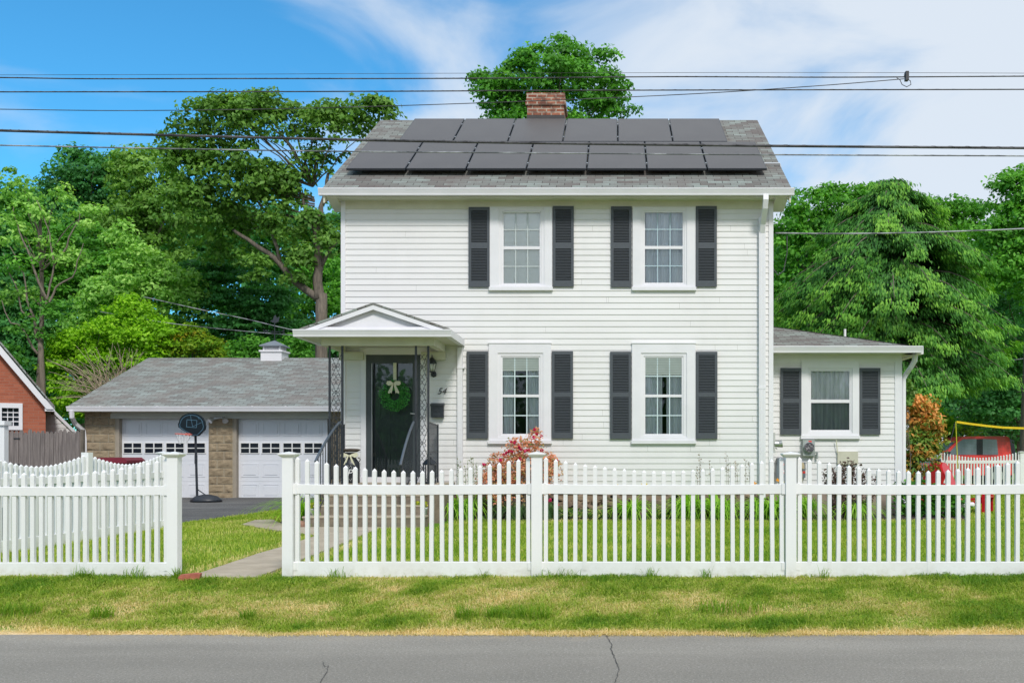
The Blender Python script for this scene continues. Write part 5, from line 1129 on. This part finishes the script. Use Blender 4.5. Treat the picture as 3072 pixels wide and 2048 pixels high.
tree('conifer_bush', 'bright lime green bush standing behind the left end of the garage', 300, 31.5, [(395, 950, 75, 65), (370, 1020, 125, 80), (480, 1010, 70, 60), (200, 1060, 70, 60), (250, 1050, 90, 70), (190, 1110, 60, 70), (220, 1180, 70, 60), (460, 1040, 60, 60), (300, 1110, 110, 80), (430, 1110, 90, 60), (290, 1210, 120, 60)], 1080, .1, .6, .11, L_BRIGHT, cat='bush', crad=.28, per=46)
bz = 30.4; off = (px(330, bz), bz, 0); t = thing('dead_bush', 'tangle of bare brown branches in front of the lime green bush', 'bush', off, 0); m = M()
for i in range(150):
    a = P(340+random.uniform(-40, 60), 1235, bz); a.y += random.uniform(-.3, .5); xx = random.uniform(175, 460); yy = 1010+random.uniform(0, 130)+abs(xx-350)*.4
    c = P(xx, yy, bz); c.y += random.uniform(-1.0, .6); mid = a+(c-a)*.55+Vector((0, 0, .25)); limb(None, off, [a, mid, c], .013, .004, m=m)
m.build('branches', mat('bark_bare_tan', (.42, .34, .25), .95), t, True, off)
tree('orange_bush', 'yellow-green bush with an orange tinge beside the lime bush', 590, 31.8, [(560, 1030, 60, 45), (610, 1045, 60, 40), (530, 1050, 50, 40), (580, 1000, 35, 28), (640, 1060, 45, 25)], 1060, .06, .8, .10, leafmat('leaf_orange_green', [(.08, .22, .01), (.2, .38, .015), (.42, .34, .02)]), cat='bush', crad=.24, per=46)
tree('dense_tree', 'dark bush filling the gap right of the cupola', 800, 34, [(780, 1060, 90, 50), (900, 1050, 70, 50), (700, 1080, 80, 40)], 1060, .1, .55, .13, L_MAPLE, cat='bush', crad=.34, per=46)
# right-hand trees
tree('maple_tree', 'broad green maple directly right of the house roof', 2440, 36, [(2430, 650, 120, 80), (2540, 640, 120, 80), (2370, 750, 90, 120), (2500, 760, 140, 110), (2360, 900, 80, 110), (2420, 960, 110, 80), (2640, 640, 80, 70), (2590, 590, 50, 40), (2470, 590, 50, 30)], 700, .25, .5, .16, L_MAPLE, tb=.1, crad=.42, per=52)
tree('maple_tree', 'loose treetops in the gap between the hemlock and the right-hand maple', 2840, 46, [(2800, 650, 80, 60), (2870, 640, 70, 45), (2760, 700, 80, 70), (2880, 730, 80, 80), (2940, 640, 50, 40), (2860, 860, 120, 110), (2900, 1060, 120, 160)], 700, .2, .45, .19, L_MAPLE, crad=.46, per=50)
tree('maple_tree', 'bright spreading maple at the right edge', 3080, 31, [(3040, 590, 100, 80), (3060, 700, 130, 90), (2990, 740, 90, 80), (3040, 830, 120, 70), (3120, 640, 130, 130), (2960, 830, 60, 60), (3150, 850, 130, 110), (3060, 530, 60, 30)], 700, .25, .5, .14, L_MAPLE, tb=.2, crad=.38, per=52)
tree('dense_tree', 'shadowy dark green tree under the right-hand maple', 3060, 34, [(3030, 960, 110, 90), (3080, 1080, 130, 100), (2960, 1120, 90, 90), (3000, 1230, 120, 80), (2930, 1230, 80, 60), (3110, 1240, 100, 90)], 1000, .2, .45, .15, L_DARK, crad=.42, per=50)
tree('dense_tree', 'dark tree wall behind the parked truck', 2960, 40, [(2900, 1270, 160, 100), (3060, 1280, 160, 100), (2820, 1250, 110, 110), (2760, 1150, 120, 130), (2990, 1380, 260, 60)], 1200, .2, .45, .18, L_DARK, crad=.5, per=50)
tree('low_bush', 'light green bush low behind the red truck', 2850, 35.8, [(2820, 1270, 70, 45), (2880, 1290, 60, 35), (2780, 1290, 50, 40), (2990, 1120, 60, 60), (2930, 1080, 40, 50)], 1290, .05, .6, .12, L_BRIGHT, cat='bush', tb=-.1, crad=.3, per=46)
# hemlock: drooping layered sprays on real branches
hz = 27.0; hx_ = px(2680, hz); off = (hx_, hz, 0); t = thing('hemlock_tree', 'large drooping hemlock conifer behind the side wing', 'tree', off, 0, GB)
trunk(t, off, (hx_, hz, -.3), P(2650, 560, hz), .22, .02)
m = M(); CC = []; TT = []; UP = []; NV = []
zt_ = pz(545, hz); Rm = 2.75
for i in range(250):
    u = (i+random.random())/250; z0 = zt_-(zt_-3.1)*u**.95; R = (.35+Rm*min(1, u*2.1)**.7)*random.uniform(.5, 1.15); a = random.uniform(0, 2*math.pi)
    if random.random() < .5: a = random.uniform(math.pi, 2*math.pi)
    d = Vector((math.cos(a), math.sin(a), 0)); st = Vector((hx_-.3*(1-u)*.5, hz, z0)); n = 8; pts = []
    for k in range(n+1):
        q = k/n; pts.append(st+d*R*q+Vector((0, 0, .16*R*math.sin(q*math.pi*.8)-.26*R*q*q)))
    m.tube(pts, [.035*(1-k/n)+.006 for k in range(n+1)], 4, False)
    tb_ = random.gauss(0, .1)
    for k in range(2, n+1):
        for s in range(10 if R > 1 else 6):
            c = pts[k]; side = d.cross(Vector((0, 0, 1)))*random.uniform(-1, 1)*R*.17*(1.25-k/n*.6); p = c+side+Vector((0, 0, -abs(side.length)*.35)); 
            for w_ in range(12):
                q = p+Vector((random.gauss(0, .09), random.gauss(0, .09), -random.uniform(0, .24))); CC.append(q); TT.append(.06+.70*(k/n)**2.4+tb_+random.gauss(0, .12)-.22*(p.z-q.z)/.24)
                UP.append((d.x*.7+side.x*.5, d.y*.7+side.y*.5, -1.1)); NV.append((d.x*.9, d.y*.9-.3, .8))
m.build('branches', BARK, t, True, off)
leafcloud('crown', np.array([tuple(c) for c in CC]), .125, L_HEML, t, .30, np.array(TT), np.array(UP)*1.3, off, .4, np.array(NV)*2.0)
# orange-leaved shrub beside the wing
tree('orange_shrub', 'tall shrub with orange new leaves beside the right end of the wing', 2748, 19.6, [(2735, 1225, 52, 48, 0, .1), (2782, 1285, 46, 60, 0, .05), (2740, 1340, 60, 60, 0, -.1), (2785, 1370, 34, 50, 0, -.12), (2725, 1420, 40, 50, 0, -.15), (2765, 1225, 36, 36, 0, .12), (2810, 1310, 22, 30, 0, -.1)], 1330, .035, .9, .105, L_ORBUSH, cat='shrub', group=None, tb=.04, crad=.17, per=24, aspect=.4)
tree('leafy_shrub', 'upright green climber with pale heart-shaped leaves above the orange shrub', 2716, 18.9, [(2718, 1175, 22, 30), (2712, 1205, 16, 20)], 1300, .015, 1.0, .11, leafmat('pale_leaf', [(.06, .17, .02), (.16, .32, .06), (.35, .45, .2)]), cat='shrub', group=None, crad=.12, per=10, ntw=6)
WOOD = []
for i in range(34):
    x = -260+i*110; z_ = 58+rng.uniform(0, 6)
    WOOD.append((x, 800+rng.uniform(-60, 60) if x < 1200 else 900+rng.uniform(-50, 50), 140, 210, z_-58))
    WOOD.append((x, 1120, 130, 180, z_-58))
o = crown('woods', WOOD, 58, .45, .36, L_DARK, None, (0, 0, 0), crad=.8, per=44)
tag(bpy.data.objects['woods'], kind='stuff')
# unseen trees added behind the camera to darken pane reflections and horizon light
w2 = []
pts_, vv_ = [], []
for i in range(26):
    c, v = blob_points(46, (-32+i*2.6, -24+3*math.sin(i*1.7), 3.0+1.2*math.sin(i*2.3)), (2.6, 2.0, 3.0+1.0*math.sin(i*1.3)), .2)
    for q in c: pts_.append(q+rng.normal(size=(34, 3))*.55)
leafcloud('unseen_street_trees', np.concatenate(pts_), .42, L_DARK, None, .7); tag(bpy.data.objects['unseen_street_trees'], kind='stuff')
# ---------------------------------------------------------------- garden plants
def blades(name, roots, hts, wid, lean, material, parent=None, seg=4, tint=None, droop=1.0, off=None):
    """arching strap leaves: one mesh"""
    n = len(roots); roots = np.asarray(roots, float); a = rng.uniform(0, 2*np.pi, n); h = np.asarray(hts); ln = h*lean*rng.uniform(.4, 1.3, n)
    d = np.stack([np.cos(a), np.sin(a), np.zeros(n)], 1); s = np.stack([-np.sin(a), np.cos(a), np.zeros(n)], 1); V = []
    for k in range(seg+1):
        t = k/seg; c = roots+d*(ln*t**1.6)[:, None]+np.array([0, 0, 1])*(h*(1.35*t-.35*droop*(2.2*t**3)*np.clip(ln/h, .2, 1.4)))[:, None]
        w_ = wid*(1-t**2*.96)*.5
        V += [c-s*w_, c+s*w_]
    V = np.stack(V, 1).reshape(-1, 3); 
    if off is not None: V = V-np.array(off)
    m_ = 2*(seg+1); base = (np.arange(n)*m_)[:, None]; q = np.concatenate([base+np.array([2*k, 2*k+1, 2*k+3, 2*k+2]) for k in range(seg)], 1).ravel()
    me = bpy.data.meshes.new(name); me.vertices.add(len(V)); me.vertices.foreach_set('co', V.ravel()); me.loops.add(len(q)); me.loops.foreach_set('vertex_index', q)
    nf = n*seg; me.polygons.add(nf); me.polygons.foreach_set('loop_start', np.arange(nf)*4); me.polygons.foreach_set('loop_total', np.full(nf, 4)); me.materials.append(material); me.update(calc_edges=True)
    if tint is None: tint = rng.uniform(0, 1, n)
    at = me.attributes.new('tint', 'FLOAT', 'FACE'); at.data.foreach_set('value', np.repeat(np.clip(tint, 0, 1), seg)); return link(name, me, parent)
def lily(label, x, Z, rad, h, n, flowers=0, mat_=None, group='daylily clumps along the foundation', name='daylily', wid=.026, fc=None, cat='plant'):
    X = px(x, Z); g = gzf(X, Z)+.02; off = (X, Z, g); t = thing(name, label, cat, off, 0, group)
    a = rng.uniform(0, 6.28, n); r_ = rad*.55*np.sqrt(rng.uniform(0, 1, n)); R = np.stack([X+r_*np.cos(a), Z+r_*np.sin(a), np.full(n, g)], 1)
    blades('leaves', R, h*rng.uniform(.6, 1.15, n), wid, 1.5, mat_ or L_LILY, t, 5, rng.normal(.5, .22, n), 1.35, off)
    for k in range(flowers):
        fx_, fy_ = X+random.uniform(-rad, rad), Z-random.uniform(0, rad*.5); fz = g+h*random.uniform(.75, 1.25)
        m = M(); m.tube([(fx_, fy_+.05, g), (fx_, fy_, fz)], .004, 4); m.build('flower_stem', STALKM, t, False, off)
        m = M(); b = Vector((fx_, fy_, fz))
        for q in range(6): aa = q*math.pi/3; d = Vector((math.cos(aa), math.sin(aa)*.5-.3, .5+.5*math.sin(aa))); s = Vector((-math.sin(aa), 0, math.cos(aa)))*.016; m.quad(b, b+d*.03+s, b+d*.062, b+d*.03-s)
        m.build('flower', fc or FLOWY, t, False, off)
    return t
STALKM = mat('stem_green', (.12, .25, .05), .7); FLOWY = mat('petal_yellow', (.85, .6, .01), .6); FLOWO = mat('petal_orange', (.85, .33, .01), .6)
for lb, x, Z, rd, h, n, fl, fc in (
    ('daylily clump right of the porch steps with one orange flower', 1345, 16.75, .28, .50, 230, 1, FLOWO), ('tall narrow daylily clump left of the rose bush', 1400, 16.9, .2, .55, 140, 0, None),
    ('daylily clump with yellow flowers in the middle of the foundation bed', 1890, 16.8, .26, .46, 190, 4, FLOWY),
    ('large daylily clump left of the main downspout', 2070, 16.85, .30, .55, 260, 1, FLOWY), ('second large daylily clump nearest the main downspout', 2160, 16.85, .30, .55, 260, 0, None),
    ('daylily clump with an orange flower just right of the main downspout', 2295, 16.85, .26, .52, 220, 2, FLOWO), ('daylily clump below the electric meter, left of the purple shrub', 2345, 16.9, .28, .52, 230, 1, FLOWY),
    ('daylily clump directly right of the third tall fence post', 2415, 17.0, .24, .50, 180, 1, FLOWY), ('bright daylily clump under the purple shrub', 2560, 16.95, .30, .46, 240, 0, None)):
    lily(lb, x, Z, rd, h, n, fl, fc=fc)
lily('spiky green grass clump left of the porch steps', 896, 15.7, .2, .62, 260, 0, L_BRIGHT, None, 'ornamental_grass', .014)
lily('blue-green tuft of fine grass left of the rose bush centre', 1545, 16.65, .2, .42, 420, 0, L_TUFT, 'blue-green grass tufts', 'grass_tuft', .007)
lily('blue-green tuft of fine grass right of the second fence post', 1640, 16.7, .2, .38, 420, 0, L_TUFT, 'blue-green grass tufts', 'grass_tuft', .007)
# low variegated plants
def lowplant(label, x, Z, rx, h, n, material, group, leaf=.09, name='low_plant', asp=.35):
    X = px(x, Z); g = gzf(X, Z)+.02; off = (X, Z, g); t = thing(name, label, 'plant', off, 0, group)
    C = np.stack([X+rng.normal(0, rx*.5, n), Z+rng.normal(0, .1, n), g+rng.uniform(.02, h, n)], 1); leafcloud('leaves', C, leaf, material, t, asp, off=off); return t
VAR = leafmat('variegated', [(.06, .16, .03), (.16, .32, .06), (.5, .52, .14)])
lowplant('low pale-edged plant right of the rose bush', 1700, 16.75, .3, .16, 240, VAR, 'low pale-edged plants'); lowplant('low pale-edged plant left of the yellow daylilies', 1790, 16.75, .3, .15, 220, VAR, 'low pale-edged plants'); lowplant('low pale-edged plant right of the yellow daylilies', 1975, 16.75, .25, .15, 180, VAR, 'low pale-edged plants')
GARD = leafmat('garden_leaf', [(.03, .12, .015), (.07, .26, .02), (.14, .40, .04)])
lowplant('leafy green plant at the right corner of the wing', 2735, 17.4, .28, .62, 520, GARD, 'leafy plants right of the wing', .10, asp=.6)
lowplant('leafy green plant below the left red chair', 2800, 17.2, .3, .55, 560, GARD, 'leafy plants right of the wing', .10, asp=.6); lowplant('leafy green plant below the right red chair', 2860, 17.2, .22, .45, 420, GARD, 'leafy plants right of the wing', .10, asp=.6)
# rose bush
rz_ = 16.75; rxx = px(1560, rz_); off = (rxx, rz_, .06); t = thing('rose_bush', 'rose bush with reddish-tan leaves and magenta blooms under the left lower window', 'bush', off)
RB = [(1530, 1410, 90, 60), (1600, 1400, 85, 60), (1500, 1450, 70, 50), (1640, 1430, 45, 70), (1560, 1350, 50, 40), (1612, 1320, 24, 36), (1660, 1390, 22, 30), (1550, 1480, 100, 50), (1470, 1440, 40, 40)]
cc = crown('foliage', RB, rz_, .55, .044, L_ROSE, t, off, crad=.08, per=12, depth=.6, aspect=.55)
m = M()
for i in rng.choice(len(cc), 150): 
    c = Vector(cc[i]); a = Vector((rxx+random.uniform(-.22, .22), rz_+random.uniform(-.1, .1), .08)); limb(None, off, [a, a+(c-a)*.55+Vector((0, 0, .08)), c], .006, .002, m=m)
m.build('stems', BARKL, t, False, off)
bl = [(1532, 1323), (1545, 1327), (1557, 1341), (1563, 1346), (1536, 1355), (1521, 1358), (1527, 1353), (1604, 1288), (1600, 1312), (1624, 1308), (1670, 1382), (1637, 1408), (1640, 1510), (1672, 1511), (1650, 1500), (1610, 1300), (1585, 1350), (1500, 1380), (1452, 1392), (1575, 1352), (1625, 1350), (1560, 1374), (1512, 1364)]
C = []; T_ = []
for i, (x, y) in enumerate(bl):
    for k in range(1 if i < 16 else 1):
        c = P(x, y, rz_-.22); q = rng.normal(size=(18, 3)); q /= np.linalg.norm(q, axis=1)[:, None]; leafcloud('bloom', np.array(c)+q*.022, .038, L_BLOOM, t, .8, np.full(18, .1 if i < 8 else .6)+rng.normal(size=18)*.1, off=off)
# dark purple shrub
pz_ = 16.9; off = (px(2545, pz_), pz_, .06); t = thing('purple_shrub', 'dark purple-leaved shrub below the wing window', 'shrub', off); m = M(); C = []; UPV = []
for i in range(46):
    x = random.uniform(2462, 2628); tp = 1372+abs(x-2545)*.55+random.uniform(0, 35); a = Vector((px(2545+(x-2545)*.6, pz_), pz_+random.uniform(-.12, .12), .06)); b = P(x, tp, pz_); b.y += random.uniform(-.18, .15)
    m.tube([a, a+(b-a)*.5+Vector((0, 0, .03)), b], [.006, .004, .002], 4, False)
    for k in range(60):
        q = a+(b-a)*(.10+.90*k/59); C.append(q+Vector((random.gauss(0, .022), random.gauss(0, .022), random.gauss(0, .01)))); UPV.append((random.gauss(0, 1), random.gauss(0, 1), .5))
m.build('stems', BARK, t, False, off); leafcloud('foliage', np.array([tuple(c) for c in C]), (.06), L_PURP, t, .45, up=np.array(UPV)*1.2, off=off)
# seed stalks
def stalks(label, xs_, Z, tops, material, group, leafy=0):
    X = px(xs_[0], Z); off = (X, Z, .06); t = thing('seed_stalks', label, 'plant', off, 0, group); m = M(); C = []
    for x, y in zip(xs_, tops):
        b = P(x, y, Z); a = Vector((b.x+random.uniform(-.05, .05), Z, .06)); m.tube([a, a+(b-a)*.6+Vector((.01, 0, 0)), b], [.005, .004, .002], 4, False)
        for k in range(16): q = b+(a-b)*random.uniform(0, .32); C.append(q+Vector((random.gauss(0, .02), random.gauss(0, .02), 0)))
    m.build('stems', STALKM if leafy else BARKL, t, False, off); leafcloud('seed_heads', np.array([tuple(c) for c in C]), .036, material, t, .45, off=off)
stalks('dry brown seed stalks rising left of the main downspout', [2098, 2102, 2128, 2178, 2184, 2192, 2206, 2210, 2236, 2245, 2090], 16.8, [1358, 1375, 1380, 1352, 1372, 1385, 1382, 1392, 1375, 1382, 1400], L_STALK, 'tall seed stalks')
stalks('thin green seed stalks beside the porch downspout', [1373, 1380, 1402, 1412, 1420, 1430, 1395], 16.6, [1368, 1378, 1380, 1368, 1372, 1385, 1396], leafmat('green_brown', [(.10, .12, .05), (.16, .24, .06), (.28, .22, .12)]), 'tall seed stalks', 1)
# ---------------------------------------------------------------- grass
def fbm(x, y, s, seed=0):
    v = np.zeros(len(x)); a = 1.; 
    for o_ in range(4):
        ph = rng.uniform(0, 6.28, 8); kx = np.random.RandomState(seed+o_).normal(size=8)*s*2**o_; ky = np.random.RandomState(seed+o_+50).normal(size=8)*s*2**o_*1.0; ph = np.random.RandomState(seed+o_+90).uniform(0, 6.28, 8)
        v += a*np.mean(np.sin(x[:, None]*kx+y[:, None]*ky+ph), 1); a *= .62
    return v*1.6
def inside(poly, x, y):
    c = np.zeros(len(x), bool); n = len(poly)
    for i in range(n):
        (x0, y0), (x1, y1) = poly[i], poly[(i+1) % n]
        k = ((y0 > y) != (y1 > y)) & (x < (x1-x0)*(y-y0)/(y1-y0+1e-12)+x0); c ^= k
    return c
def turf(name, x0, x1, y0, y1, n, h, wid, dryf, excl, lean=.7, hv=.45, seg=2):
    x = rng.uniform(x0, x1, n); y = rng.uniform(y0, y1, n); dx = 0
    k = (x > px(-90, 1)*y) & (x < px(3190, 1)*y)
    for p in excl: k &= ~inside(p, x, y)
    x, y = x[k], y[k]; g = gz(x, y); dry, hh, keep = dryf(x, y); x, y, g, dry, hh = x[keep], y[keep], g[keep], dry[keep], hh[keep]
    R = np.stack([x, y, g-.004], 1); o = blades(name, R, h*hh*rng.uniform(1-hv, 1+hv, len(x)), wid, lean, L_GRASS, None, seg, dry); tag(o, kind='stuff'); return o
def verge(x, y):
    re = 7.66+.10*sstep(0, 6, -x)+.05*sstep(-2, 4, x)
    a = fbm(x, y, 1.1, 3); b = fbm(x, y, 3.2, 9); e = np.clip((7.93+.14*b-y)/.2, 0, 1)
    dry = .40+.22*a+.34*b+.22*fbm(x, y, 8., 20)+rng.normal(size=len(x))*.17; dry = np.maximum(dry, e*1.0+rng.normal(size=len(x))*.08)
    patch = np.exp(-((x-px(1170, 8.9))**2/.02+(y-8.95)**2/.01)); dry = dry+patch*.8
    hh = (1.05-.45*np.clip(dry, 0, 1)+.35*np.clip(-a, 0, 1))*(1+.28*fbm(x, y, 5.5, 31))
    keep = (y > re-.03+.06*b-.03+rng.uniform(-.05, .05, len(x))) & (rng.uniform(size=len(x)) > .45*e*(.5+b))
    return dry, hh, keep
turf('verge_grass', -7.2, 5.2, 7.55, 9.7, 230000, .055, .006, verge, [PATH], 1.5)
def lawn(x, y):
    a = fbm(x, y, .7, 5); b = fbm(x, y, 2.2, 8); dry = .34+.15*a+.15*b+rng.normal(size=len(x))*.12
    ed = np.clip(1-np.abs(y-16.45)/.12, 0, 1)*(x > -3); dry = dry+ed*.55
    pe = ((np.abs(x+4.24) < .12) | (np.abs(x+3.38) < .08)) & (y < 13); dry = dry+pe*.35
    return dry, 1.0+.15*a, rng.uniform(size=len(x)) < 2
turf('lawn_grass', -9.0, 8.0, 9.45, 16.55, 190000, .042, .0075, lawn, [PATH, DRIVE, BED, [(-5.4, 14.7), (-2.7, 14.7), (-2.7, 17.4), (-5.4, 17.4)]], .8)
turf('lawn_grass', -8.0, -4.9, 16.4, 21, 26000, .05, .012, lawn, [PATH, DRIVE], .8)
turf('lawn_grass', 5.2, 15, 16.55, 30, 60000, .045, .014, lawn, [BED], .8)
# tufts at the foot of the fence
def tuft(xs_, name='grass_tuft'):
    R = []; 
    for (x, Z, r_, k) in xs_:
        a = rng.uniform(0, 6.28, k); rr = r_*np.sqrt(rng.uniform(0, 1, k)); R.append(np.stack([px(x, Z)+rr*np.cos(a), Z+rr*np.sin(a)*.6, np.full(k, gzf(px(x, Z), Z))], 1))
    R = np.concatenate(R); o = blades('verge_tufts', R, rng.uniform(.06, .15, len(R)), .006, .8, L_GRASS, None, 3, rng.normal(.08, .1, len(R))); tag(o, kind='stuff')
tuft([(536, 9.4, .06, 90), (1455, 9.4, .04, 14), (1950, 9.42, .06, 40), (2120, 9.42, .05, 30), (2470, 9.42, .05, 30), (250, 9.42, .1, 60), (400, 9.42, .1, 50), (1010, 9.42, .1, 40), (1400, 8.1, .1, 120), (1480, 8.1, .08, 100), (740, 8.05, .06, 90), (60, 8.2, .2, 260), (305, 8.1, .1, 140), (1600, 8.12, .15, 160), (2200, 8.3, .3, 260), (1680, 9.42, .2, 60)])



R_ = []
for k in range(5200):
    x = rng.uniform(-6.5, 4.6); R_.append((x, redge(x)-abs(rng.normal(0, .045))+.03, ROADZ+.004))
R_ = np.array(R_); o = blades('straw_litter', R_, rng.uniform(.004, .014, len(R_)), .004, 5.5, L_GRASS, None, 2, rng.normal(.92, .1, len(R_))); tag(o, kind='stuff')
